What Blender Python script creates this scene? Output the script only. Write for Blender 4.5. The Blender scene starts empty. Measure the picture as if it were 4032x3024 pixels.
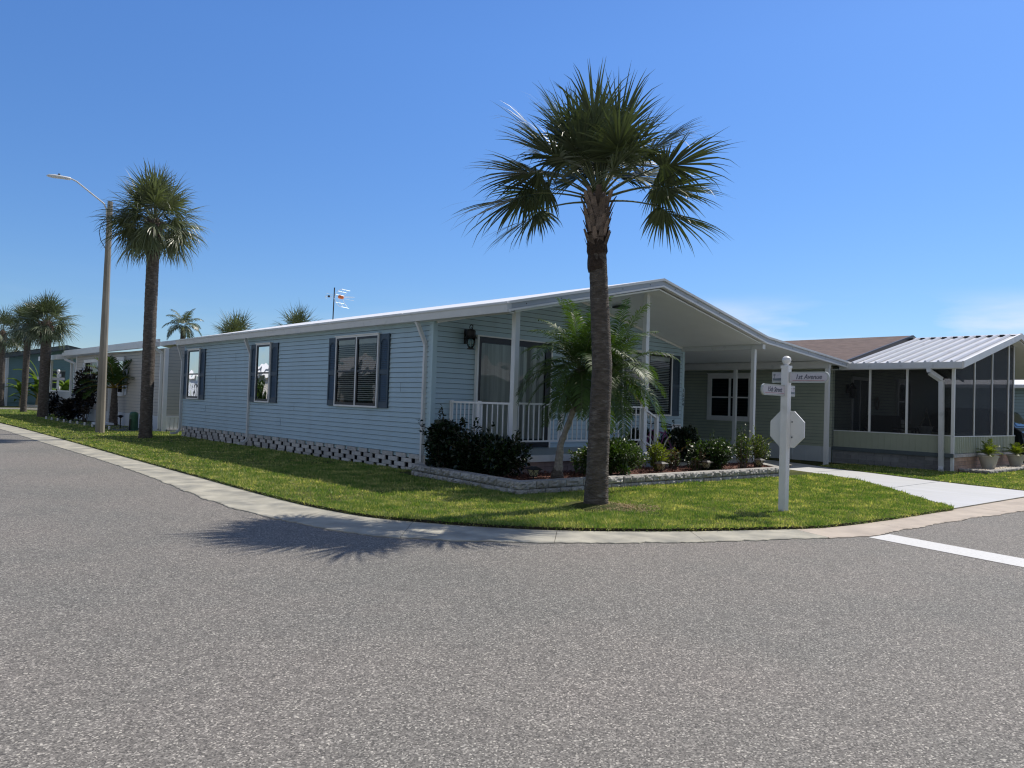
import bpy, math, random
import numpy as np
from mathutils import Vector, Matrix
R = math.radians
random.seed(7); rng = np.random.default_rng(7)
SC = bpy.context.scene; COL = SC.collection

# ------------------------------------------------------------------ camera
yaw, pit, rol = R(42.0), R(1.45), R(1.83)
f = Vector((math.cos(pit)*math.sin(yaw), math.cos(pit)*math.cos(yaw), math.sin(pit)))
r = Vector((math.cos(yaw), -math.sin(yaw), 0)); u = r.cross(f)
r, u = math.cos(rol)*r + math.sin(rol)*u, -math.sin(rol)*r + math.cos(rol)*u
cd = bpy.data.cameras.new('camera'); cam = bpy.data.objects.new('camera', cd); COL.objects.link(cam)
m = Matrix.Identity(4)
for i in range(3): m[i][0], m[i][1], m[i][2] = r[i], u[i], -f[i]
m[0][3], m[1][3], m[2][3] = 0, 0, 1.4
cam.matrix_world = m
cd.sensor_width = 36; cd.lens = 3030/4032*36; cd.clip_start = .05; cd.clip_end = 2000
SC.camera = cam
# ------------------------------------------------------------------ light
AZ, EL = 90.5, 53.0
sv = Vector((math.sin(R(AZ))*math.cos(R(EL)), math.cos(R(AZ))*math.cos(R(EL)), math.sin(R(EL))))
sd = bpy.data.lights.new('sun', 'SUN'); sd.energy = 4.7; sd.angle = R(.5); sd.color = (1, .93, .835)
sun = bpy.data.objects.new('sun', sd); COL.objects.link(sun)
sun.rotation_mode = 'QUATERNION'; sun.rotation_quaternion = sv.to_track_quat('Z', 'Y'); sun.location = (30, -10, 40)
W = bpy.data.worlds.new('World'); SC.world = W; W.use_nodes = True
nt = W.node_tree; N = nt.nodes; L = nt.links; N.clear()
def nd(t, tree=None, **k):
    n = (tree or N).new(t)
    for a, b in k.items(): setattr(n, a, b)
    return n
out = nd('ShaderNodeOutputWorld'); bg = nd('ShaderNodeBackground'); sky = nd('ShaderNodeTexSky')
sky.sky_type = 'NISHITA'; sky.sun_disc = False; sky.sun_elevation = R(EL); sky.sun_rotation = R(AZ)
sky.air_density = 1.0; sky.dust_density = .25; sky.ozone_density = 3.4; sky.altitude = 0
bg.inputs['Strength'].default_value = .13
tc = nd('ShaderNodeTexCoord'); sp = nd('ShaderNodeSeparateXYZ'); L.new(tc.outputs['Generated'], sp.inputs[0])
# thin bands of cloud low over the horizon
mp = nd('ShaderNodeMapping'); mp.inputs['Scale'].default_value = (2.2, 2.2, 11); L.new(tc.outputs['Generated'], mp.inputs[0])
mp.inputs['Location'].default_value = (.8, .2, .75)
no = nd('ShaderNodeTexNoise'); no.inputs['Scale'].default_value = 1.5; no.inputs['Detail'].default_value = 6; no.inputs['Roughness'].default_value = .5
L.new(mp.outputs[0], no.inputs[0])
cr = nd('ShaderNodeMapRange'); cr.inputs[1].default_value = .40; cr.inputs[2].default_value = .62; L.new(no.outputs['Fac'], cr.inputs[0])
el = nd('ShaderNodeMapRange'); el.interpolation_type = 'SMOOTHSTEP'
el.inputs[1].default_value = .150; el.inputs[2].default_value = .10; el.inputs[3].default_value = 0; el.inputs[4].default_value = 1
L.new(sp.outputs['Z'], el.inputs[0])
ax = nd('ShaderNodeMapRange'); ax.interpolation_type = 'SMOOTHSTEP'
ax.inputs[1].default_value = .55; ax.inputs[2].default_value = .93; ax.inputs[3].default_value = .1; ax.inputs[4].default_value = 1
L.new(sp.outputs['X'], ax.inputs[0])
m1 = nd('ShaderNodeMath', operation='MULTIPLY'); L.new(cr.outputs[0], m1.inputs[0]); L.new(el.outputs[0], m1.inputs[1])
m2 = nd('ShaderNodeMath', operation='MULTIPLY'); L.new(m1.outputs[0], m2.inputs[0]); L.new(ax.outputs[0], m2.inputs[1])
hs = nd('ShaderNodeHueSaturation'); hs.inputs['Saturation'].default_value = 1.12; L.new(sky.outputs[0], hs.inputs['Color'])
tint = nd('ShaderNodeMix', data_type='RGBA', blend_type='MULTIPLY'); tint.inputs['Factor'].default_value = 1
tint.inputs['B'].default_value = (.75, .92, 1.17, 1); L.new(hs.outputs[0], tint.inputs['A'])
mx = nd('ShaderNodeMix', data_type='RGBA'); L.new(m2.outputs[0], mx.inputs['Factor']); L.new(tint.outputs['Result'], mx.inputs['A'])
mx.inputs['B'].default_value = (6.8, 7.1, 7.5, 1)
# darker band towards the horizon, and unseen cloud overhead and behind the camera, added for neutral fill
hz = nd('ShaderNodeMapRange'); hz.inputs[1].default_value = 0; hz.inputs[2].default_value = .42; hz.inputs[3].default_value = .74; hz.inputs[4].default_value = 1; L.new(sp.outputs['Z'], hz.inputs[0])
hv = nd('ShaderNodeVectorMath', operation='SCALE'); L.new(tint.outputs['Result'], hv.inputs[0]); L.new(hz.outputs[0], hv.inputs['Scale']); L.new(hv.outputs[0], mx.inputs['A'])
dt = nd('ShaderNodeVectorMath', operation='DOT_PRODUCT'); L.new(tc.outputs['Generated'], dt.inputs[0]); dt.inputs[1].default_value = (-.52, -.58, .62)
dm = nd('ShaderNodeMapRange'); dm.interpolation_type = 'SMOOTHSTEP'; dm.inputs[1].default_value = .05; dm.inputs[2].default_value = .45; L.new(dt.outputs['Value'], dm.inputs[0])
n5 = nd('ShaderNodeTexNoise'); n5.inputs['Scale'].default_value = 2.6; n5.inputs['Detail'].default_value = 7; L.new(tc.outputs['Generated'], n5.inputs[0])
r5 = nd('ShaderNodeMapRange'); r5.inputs[1].default_value = .38; r5.inputs[2].default_value = .6; L.new(n5.outputs['Fac'], r5.inputs[0])
m5 = nd('ShaderNodeMath', operation='MULTIPLY'); L.new(dm.outputs[0], m5.inputs[0]); L.new(r5.outputs[0], m5.inputs[1])
mx5 = nd('ShaderNodeMix', data_type='RGBA'); L.new(m5.outputs[0], mx5.inputs['Factor']); L.new(mx.outputs['Result'], mx5.inputs['A']); mx5.inputs['B'].default_value = (2.7, 2.6, 2.4, 1)
L.new(mx5.outputs['Result'], bg.inputs['Color']); L.new(bg.outputs[0], out.inputs[0])
SC.view_settings.view_transform = 'Standard'; SC.view_settings.look = 'None'
SC.view_settings.exposure = 0; SC.view_settings.gamma = 1
SC.cycles.filter_width = 1.2; SC.cycles.use_denoising = True; SC.cycles.denoising_prefilter = 'ACCURATE'; SC.cycles.max_bounces = 7; SC.cycles.diffuse_bounces = 5; SC.cycles.transparent_max_bounces = 12

# ------------------------------------------------------------------ materials
def mat(name, col, rough=.6, spec=.4, var=.12, vscale=3.0, bump=0, bscale=60, metal=0, dirt=None, dscale=1.2, transl=0, island=0, stretch=None, dlo=.5, dhi=.75):
    M = bpy.data.materials.new(name); M.use_nodes = True
    T = M.node_tree; n = T.nodes; l = T.links; b = n['Principled BSDF']
    b.inputs['Roughness'].default_value = rough; b.inputs['Specular IOR Level'].default_value = spec; b.inputs['Metallic'].default_value = metal
    g = nd('ShaderNodeNewGeometry', n); src = g.outputs['Position']
    if stretch:
        q = nd('ShaderNodeMapping', n); q.inputs['Scale'].default_value = stretch; l.new(src, q.inputs[0]); src = q.outputs[0]
    nz = nd('ShaderNodeTexNoise', n); nz.inputs['Scale'].default_value = vscale; nz.inputs['Detail'].default_value = 5; l.new(src, nz.inputs[0])
    mr = nd('ShaderNodeMapRange', n); mr.inputs[1].default_value = .3; mr.inputs[2].default_value = .7
    mr.inputs[3].default_value = 1-var; mr.inputs[4].default_value = 1+var; l.new(nz.outputs['Fac'], mr.inputs[0])
    fac = mr.outputs[0]
    if island:
        ir = nd('ShaderNodeMapRange', n); ir.inputs[3].default_value = 1-island; ir.inputs[4].default_value = 1+island
        l.new(g.outputs['Random Per Island'], ir.inputs[0])
        mm = nd('ShaderNodeMath', n, operation='MULTIPLY'); l.new(fac, mm.inputs[0]); l.new(ir.outputs[0], mm.inputs[1]); fac = mm.outputs[0]
    vm = nd('ShaderNodeVectorMath', n, operation='SCALE'); vm.inputs[0].default_value = col[:3]; l.new(fac, vm.inputs['Scale'])
    c = vm.outputs[0]
    if dirt:
        dn = nd('ShaderNodeTexNoise', n); dn.inputs['Scale'].default_value = dscale; dn.inputs['Detail'].default_value = 7; l.new(src, dn.inputs[0])
        dr = nd('ShaderNodeMapRange', n); dr.inputs[1].default_value = dlo; dr.inputs[2].default_value = dhi; l.new(dn.outputs['Fac'], dr.inputs[0])
        dm = nd('ShaderNodeMix', n, data_type='RGBA'); l.new(dr.outputs[0], dm.inputs['Factor']); l.new(c, dm.inputs['A']); dm.inputs['B'].default_value = (*dirt, 1)
        c = dm.outputs['Result']
    l.new(c, b.inputs['Base Color'])
    if bump:
        bn = nd('ShaderNodeTexNoise', n); bn.inputs['Scale'].default_value = bscale; bn.inputs['Detail'].default_value = 4; l.new(src, bn.inputs[0])
        bp = nd('ShaderNodeBump', n); bp.inputs['Strength'].default_value = 1; bp.inputs['Distance'].default_value = bump
        l.new(bn.outputs['Fac'], bp.inputs['Height']); l.new(bp.outputs[0], b.inputs['Normal'])
    if transl:
        tr = nd('ShaderNodeBsdfTranslucent', n); ms = nd('ShaderNodeMixShader', n); ms.inputs[0].default_value = transl
        tv = nd('ShaderNodeVectorMath', n, operation='MULTIPLY'); l.new(c, tv.inputs[0]); tv.inputs[1].default_value = (1.5, 1.6, .6)
        l.new(tv.outputs[0], tr.inputs['Color'])
        l.new(b.outputs[0], ms.inputs[1]); l.new(tr.outputs[0], ms.inputs[2]); l.new(ms.outputs[0], n['Material Output'].inputs[0])
    return M
def screen_mat(name, col, alpha, gloss=.0):
    M = bpy.data.materials.new(name); M.use_nodes = True; T = M.node_tree; n = T.nodes; l = T.links
    b = n['Principled BSDF']; b.inputs['Base Color'].default_value = (*col, 1); b.inputs['Roughness'].default_value = .7
    g = nd('ShaderNodeNewGeometry', n); nz = nd('ShaderNodeTexNoise', n); nz.inputs['Scale'].default_value = 1.2; l.new(g.outputs['Position'], nz.inputs[0])
    mr = nd('ShaderNodeMapRange', n); mr.inputs[3].default_value = alpha-.06; mr.inputs[4].default_value = alpha+.06; l.new(nz.outputs['Fac'], mr.inputs[0])
    t = nd('ShaderNodeBsdfTransparent', n); ms = nd('ShaderNodeMixShader', n); l.new(mr.outputs[0], ms.inputs[0])
    l.new(t.outputs[0], ms.inputs[1]); l.new(b.outputs[0], ms.inputs[2]); l.new(ms.outputs[0], n['Material Output'].inputs[0])
    return M
def glass_mat(name, ior=1.9, tint=(.75, .8, .8)):
    M = bpy.data.materials.new(name); M.use_nodes = True; T = M.node_tree; n = T.nodes; l = T.links; n.remove(n['Principled BSDF'])
    gl = nd('ShaderNodeBsdfGlossy', n); gl.inputs['Roughness'].default_value = .015
    g = nd('ShaderNodeNewGeometry', n); nz = nd('ShaderNodeTexNoise', n); nz.inputs['Scale'].default_value = 2.2; nz.inputs['Detail'].default_value = 1; l.new(g.outputs['Position'], nz.inputs[0])
    bp = nd('ShaderNodeBump', n); bp.inputs['Strength'].default_value = .6; bp.inputs['Distance'].default_value = .012; l.new(nz.outputs['Fac'], bp.inputs['Height']); l.new(bp.outputs[0], gl.inputs['Normal'])
    t = nd('ShaderNodeBsdfTransparent', n); t.inputs[0].default_value = (*tint, 1)
    fr = nd('ShaderNodeFresnel', n); fr.inputs['IOR'].default_value = ior
    ms = nd('ShaderNodeMixShader', n); l.new(fr.outputs[0], ms.inputs[0]); l.new(t.outputs[0], ms.inputs[1]); l.new(gl.outputs[0], ms.inputs[2])
    l.new(ms.outputs[0], n['Material Output'].inputs[0]); return M

def asphalt():
    M = bpy.data.materials.new('asphalt'); M.use_nodes = True; T = M.node_tree; n = T.nodes; l = T.links; b = n['Principled BSDF']
    b.inputs['Roughness'].default_value = .82; b.inputs['Specular IOR Level'].default_value = .3
    g = nd('ShaderNodeNewGeometry', n); P = g.outputs['Position']
    v = nd('ShaderNodeTexVoronoi', n); v.inputs['Scale'].default_value = 130; l.new(P, v.inputs['Vector'])
    s = nd('ShaderNodeSeparateColor', n); l.new(v.outputs['Color'], s.inputs[0])
    r1 = nd('ShaderNodeValToRGB', n); e = r1.color_ramp.elements
    e[0].position = 0; e[0].color = (.08, .077, .072, 1); e[1].position = 1; e[1].color = (.56, .54, .475, 1)
    for p, c in (.3, .15), (.62, .20), (.84, .27), (.94, .38): q = e.new(p); q.color = (c, c*.96, c*.87, 1)
    l.new(s.outputs[0], r1.inputs[0])
    n1 = nd('ShaderNodeTexNoise', n); n1.inputs['Scale'].default_value = .32; n1.inputs['Detail'].default_value = 6; n1.inputs['Roughness'].default_value = .6; l.new(P, n1.inputs[0])
    r2 = nd('ShaderNodeValToRGB', n); e = r2.color_ramp.elements
    e[0].position = .36; e[0].color = (.90, .91, .90, 1); e[1].position = .68; e[1].color = (1.10, 1.05, 1.03, 1)
    q = e.new(.5); q.color = (1.02, 1.0, .98, 1)
    l.new(n1.outputs['Fac'], r2.inputs[0])
    n2 = nd('ShaderNodeTexNoise', n); n2.inputs['Scale'].default_value = 9; n2.inputs['Detail'].default_value = 7; l.new(P, n2.inputs[0])
    mr = nd('ShaderNodeMapRange', n); mr.inputs[1].default_value = .3; mr.inputs[2].default_value = .7; mr.inputs[3].default_value = .93; mr.inputs[4].default_value = 1.07; l.new(n2.outputs['Fac'], mr.inputs[0])
    m_ = nd('ShaderNodeMix', n, data_type='RGBA', blend_type='MULTIPLY'); m_.inputs['Factor'].default_value = 1
    l.new(r1.outputs[0], m_.inputs['A']); l.new(r2.outputs[0], m_.inputs['B'])
    sc = nd('ShaderNodeVectorMath', n, operation='SCALE'); l.new(m_.outputs['Result'], sc.inputs[0]); l.new(mr.outputs[0], sc.inputs['Scale'])
    # faint tyre scuff streaks
    mpp = nd('ShaderNodeMapping', n); mpp.inputs['Rotation'].default_value = (0, 0, R(-38)); mpp.inputs['Scale'].default_value = (.35, 5, 1); l.new(P, mpp.inputs[0])
    n3 = nd('ShaderNodeTexNoise', n); n3.inputs['Scale'].default_value = .5; n3.inputs['Detail'].default_value = 3; l.new(mpp.outputs[0], n3.inputs[0])
    sr = nd('ShaderNodeMapRange', n); sr.inputs[1].default_value = .66; sr.inputs[2].default_value = .78; sr.inputs[3].default_value = 0; sr.inputs[4].default_value = .16; l.new(n3.outputs['Fac'], sr.inputs[0])
    m3 = nd('ShaderNodeMix', n, data_type='RGBA'); l.new(sr.outputs[0], m3.inputs['Factor']); l.new(sc.outputs[0], m3.inputs['A']); m3.inputs['B'].default_value = (.33, .30, .28, 1)
    l.new(m3.outputs['Result'], b.inputs['Base Color'])
    bp = nd('ShaderNodeBump', n); bp.inputs['Strength'].default_value = .9; bp.inputs['Distance'].default_value = .004; l.new(s.outputs[0], bp.inputs['Height']); l.new(bp.outputs[0], b.inputs['Normal'])
    return M

def lawn_mat():
    M = bpy.data.materials.new('turf'); M.use_nodes = True; T = M.node_tree; n = T.nodes; l = T.links; b = n['Principled BSDF']
    b.inputs['Roughness'].default_value = .9; b.inputs['Specular IOR Level'].default_value = .1
    g = nd('ShaderNodeNewGeometry', n); P = g.outputs['Position']
    n1 = nd('ShaderNodeTexNoise', n); n1.inputs['Scale'].default_value = 1.1; n1.inputs['Detail'].default_value = 6; l.new(P, n1.inputs[0])
    n2 = nd('ShaderNodeTexNoise', n); n2.inputs['Scale'].default_value = 40; n2.inputs['Detail'].default_value = 6; l.new(P, n2.inputs[0])
    a = nd('ShaderNodeMath', n, operation='ADD'); l.new(n1.outputs['Fac'], a.inputs[0]); l.new(n2.outputs['Fac'], a.inputs[1])
    rr = nd('ShaderNodeValToRGB', n); e = rr.color_ramp.elements
    e[0].position = .38; e[0].color = (.018, .026, .006, 1); e[1].position = .64; e[1].color = (.15, .125, .05, 1)
    q = e.new(.5); q.color = (.06, .075, .02, 1)
    h = nd('ShaderNodeMath', n, operation='MULTIPLY'); h.inputs[1].default_value = .5; l.new(a.outputs[0], h.inputs[0]); l.new(h.outputs[0], rr.inputs[0])
    l.new(rr.outputs[0], b.inputs['Base Color']); return M

def blade_mat(name, hi=1.0):
    M = bpy.data.materials.new(name); M.use_nodes = True; T = M.node_tree; n = T.nodes; l = T.links; b = n['Principled BSDF']
    b.inputs['Roughness'].default_value = .55; b.inputs['Specular IOR Level'].default_value = .3
    g = nd('ShaderNodeNewGeometry', n); P = g.outputs['Position']
    n1 = nd('ShaderNodeTexNoise', n); n1.inputs['Scale'].default_value = 2.3; n1.inputs['Detail'].default_value = 7; n1.inputs['Roughness'].default_value = .62; l.new(P, n1.inputs[0])
    ad = nd('ShaderNodeMath', n, operation='MULTIPLY_ADD'); ad.inputs[1].default_value = .36; l.new(g.outputs['Random Per Island'], ad.inputs[0]); l.new(n1.outputs['Fac'], ad.inputs[2])
    rr = nd('ShaderNodeValToRGB', n); e = rr.color_ramp.elements
    e[0].position = .44; e[0].color = (.050*hi, .105*hi, .016*hi, 1); e[1].position = .95; e[1].color = (.42*hi, .36*hi, .16*hi, 1)
    for p, c in ((.60, (.095, .132, .036)), (.78, (.17, .18, .065))): q = e.new(p); q.color = (c[0]*hi, c[1]*hi, c[2]*hi, 1)
    l.new(ad.outputs[0], rr.inputs[0]); l.new(rr.outputs[0], b.inputs['Base Color'])
    tr = nd('ShaderNodeBsdfTranslucent', n); tv = nd('ShaderNodeVectorMath', n, operation='MULTIPLY'); l.new(rr.outputs[0], tv.inputs[0]); tv.inputs[1].default_value = (1.3, 1.5, .6); l.new(tv.outputs[0], tr.inputs['Color'])
    ms = nd('ShaderNodeMixShader', n); ms.inputs[0].default_value = .35; l.new(b.outputs[0], ms.inputs[1]); l.new(tr.outputs[0], ms.inputs[2]); l.new(ms.outputs[0], n['Material Output'].inputs[0])
    return M

M = dict(
 white=mat('white_paint', (.80, .80, .79), .45, var=.03, dirt=(.55, .55, .52), dscale=2.5, dlo=.6, dhi=.9),
 trim=mat('vinyl_trim', (.72, .74, .75), .4, var=.03),
 roofw=mat('white_roof_coating', (.86, .86, .84), .45, var=.04, dirt=(.62, .62, .58), dscale=3, dlo=.6, dhi=.85),
 roofedge=mat('stained_roof_edge', (.40, .42, .40), .7, var=.25, vscale=9, dirt=(.16, .17, .15), dscale=6, stretch=(1, 1, .25)),
 soffit=mat('soffit_panel', (.85, .89, .90), .6, var=.02),
 gutter=mat('gutter_enamel', (.66, .67, .67), .38, var=.04, dirt=(.42, .43, .43), dscale=5, dlo=.6, dhi=.85),
 blue=mat('blue_vinyl_siding', (.43, .565, .635), .5, var=.035, vscale=1.5, dirt=(.40, .51, .57), dscale=2.2, stretch=(1, 1, .35), dlo=.5, dhi=.85),
 bluetrim=mat('blue_corner_trim', (.46, .61, .67), .45, var=.03),
 lap_shade_seam=mat('lap_shade_and_seam', (.17, .21, .24), .8, var=.2),  # shade under the laps as a dark colour; panel seams share it
 fascia_shade=mat('shaded_fascia_face', (.42, .45, .49), .4, var=.04),  # shade of the fascia face put into the colour; lips stay white
 shutter=mat('slate_shutter', (.05, .078, .11), .5, var=.06),
 black=mat('black_frame', (.012, .013, .016), .4, var=.1),
 iron=mat('black_iron', (.018, .016, .018), .45, var=.15),
 blind=mat('window_blind', (.62, .63, .60), .6, var=.04),
 drape=mat('vertical_blind', (.52, .53, .51), .75, var=.12, island=.4, vscale=4, stretch=(6, 6, .4)),
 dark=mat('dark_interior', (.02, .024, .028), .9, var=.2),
 glass=glass_mat('window_glass', 1.42),
 glass2=glass_mat('dark_window_glass', 1.5, (.25, .28, .28)),
 lanternglass=glass_mat('lantern_glass', 1.45, (.7, .8, .78)),
 block=mat('split_face_block', (.42, .405, .37), .9, var=.16, vscale=9, bump=.012, bscale=28, dirt=(.20, .20, .195), dscale=14, island=.12, dlo=.45, dhi=.8),
 blockw=mat('white_split_block', (.52, .50, .475), .9, var=.12, vscale=9, bump=.01, bscale=30, dirt=(.36, .35, .34), dscale=14, island=.2, dlo=.5, dhi=.85),
 pink=mat('pink_block', (.36, .26, .245), .9, var=.14, vscale=7, bump=.004, bscale=40, island=.12),
 greyblock=mat('grey_block', (.235, .235, .245), .9, var=.14, vscale=7, bump=.004, bscale=40, island=.2),
 tanblock=mat('tan_brick', (.50, .34, .25), .9, var=.14, vscale=7, bump=.004, bscale=40, island=.15),
 slab=mat('painted_porch_floor', (.30, .35, .37), .6, var=.06),
 concrete=mat('kerb_concrete', (.42, .40, .325), .88, var=.18, vscale=3.5, bump=.004, bscale=110, dirt=(.20, .20, .18), dscale=2.6, dlo=.42, dhi=.78),
 concrete2=mat('tan_kerb_concrete', (.48, .415, .34), .85, var=.13, vscale=2, bump=.003, bscale=110, dirt=(.36, .31, .26), dscale=3, dlo=.45, dhi=.8),
 polec=mat('aged_pole_concrete', (.30, .275, .225), .85, var=.15, vscale=5, dirt=(.17, .155, .13), dscale=4, stretch=(1, 1, .15), dlo=.4, dhi=.75),
 drive=mat('painted_driveway', (.50, .51, .51), .55, var=.05, vscale=2, bump=.001, bscale=90, dirt=(.54, .55, .57), dscale=1.2, stretch=(3, .5, 1)),
 linep=mat('road_paint', (.62, .62, .60), .7, var=.07, vscale=30, dirt=(.33, .32, .31), dscale=60, dlo=.60, dhi=.72),
 asphalt=asphalt(), turf=lawn_mat(), blade=blade_mat('grass_blade', 2.0), soil=mat('lawn_edge_soil', (.03, .025, .016), .95, var=.4, vscale=20, bump=.02, bscale=30),
 bark=mat('palm_bark', (.115, .098, .083), .95, var=.38, vscale=9, bump=.04, bscale=22, stretch=(1, 1, 3), dirt=(.27, .25, .225), dscale=8, dlo=.55, dhi=.8),
 collar=mat('palm_fibre', (.05, .035, .027), .95, var=.4, vscale=20, bump=.02, bscale=40),
 datebark=mat('date_palm_bark', (.27, .245, .215), .9, var=.3, vscale=25),
 boot=mat('palm_boot', (.19, .145, .12), .9, var=.3, vscale=14, island=.6, bump=.01, bscale=40),
 petiole=mat('palm_petiole', (.12, .14, .06), .5, var=.15),
 fan=mat('sabal_leaf', (.088, .115, .060), .46, spec=.5, var=.2, vscale=2, island=.3, transl=.10),
 fanpale=mat('sabal_leaf_pale', (.125, .15, .08), .42, spec=.6, var=.2, vscale=2, island=.35, transl=.14),
 date=mat('date_palm_leaf', (.058, .105, .026), .5, spec=.35, var=.25, vscale=3, island=.3, transl=.28),
 yellowleaf=mat('yellowing_leaf', (.30, .21, .03), .5, var=.2, island=.25, transl=.2),
 darkleaf=mat('glossy_dark_leaf', (.012, .026, .010), .38, spec=.45, var=.25, island=.4, transl=.08),
 midleaf=mat('glossy_green_leaf', (.050, .092, .020), .40, spec=.55, var=.25, island=.4, transl=.22),
 yleaf=mat('lime_leaf', (.15, .19, .025), .4, var=.2, island=.35, transl=.35),
 rleaf=mat('bronze_leaf', (.10, .065, .03), .4, var=.2, island=.4, transl=.2),
 croton=mat('dark_red_leaf', (.014, .012, .009), .35, var=.3, island=.5, transl=.05),
 twig=mat('twig_bark', (.13, .10, .075), .9, var=.2),
 mulch=mat('red_mulch', (.125, .052, .036), .9, var=.35, vscale=25, island=.55, bump=.015, bscale=50),
 gravel=mat('pale_gravel', (.56, .50, .41), .85, var=.15, vscale=20, island=.35),
 beige=mat('beige_vinyl_siding', (.50, .475, .42), .55, var=.04),
 teal=mat('teal_vinyl_siding', (.16, .27, .30), .55, var=.05),
 sage=mat('sage_vinyl_siding', (.43, .47, .38), .55, var=.05),
 sagetrim=mat('sage_panel', (.38, .41, .32), .55, var=.05),
 skirtw=mat('white_skirt_panel', (.62, .66, .70), .5, var=.04),
 slate=mat('blue_grey_band', (.10, .125, .14), .6, var=.1),
 shingle=mat('brown_shingle', (.14, .10, .086), .95, var=.3, vscale=9, stretch=(1, .35, 1), bump=.01, bscale=30, dirt=(.10, .065, .06), dscale=12),
 darkroof=mat('dark_roof', (.045, .05, .07), .6, var=.1),
 metalroof=mat('ribbed_metal_roof', (.62, .63, .64), .35, var=.03, dirt=(.5, .49, .46), dscale=2, dlo=.6, dhi=.85),
 screen=screen_mat('insect_screen', (.014, .015, .017), .70),
 bone=mat('bone_plastic', (.50, .48, .42), .55, var=.08, vscale=5),
 green=mat('green_pedestal_enamel', (.035, .11, .06), .4, var=.1, dirt=(.02, .05, .03), dscale=8),
 plate=mat('sign_face', (.58, .56, .60), .35, var=.05, vscale=8),
 letter=mat('sign_lettering', (.13, .13, .17), .5, var=.05), red=mat('red_paint', (.42, .035, .04), .5, var=.05),
 signframe=mat('sign_frame', (.47, .50, .48), .45, var=.05), picture=mat('sign_picture', (.17, .20, .22), .5),
 alu=mat('antenna_aluminium', (.78, .82, .84), .3, metal=.4, var=.03), orange=mat('orange_housing', (.60, .15, .03), .5),
 tyre=mat('tyre_rubber', (.02, .02, .02), .8), car=mat('dark_car_paint', (.012, .014, .018), .2, spec=.6, var=.05),
 tail=mat('tail_lamp', (.35, .30, .30), .2), canvas=mat('green_canvas', (.12, .26, .17), .8, var=.06),
 purple=mat('purple_paint', (.20, .04, .16), .4), basket=mat('white_wicker', (.55, .55, .52), .8), wood=mat('pale_wood', (.35, .30, .22), .7, var=.15),
 paleleaf=mat('broad_tropical_leaf', (.12, .19, .04), .35, var=.2, island=.35, transl=.3),
 dry=mat('dry_thatch', (.40, .30, .17), .9, var=.3, vscale=20),
)
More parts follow.
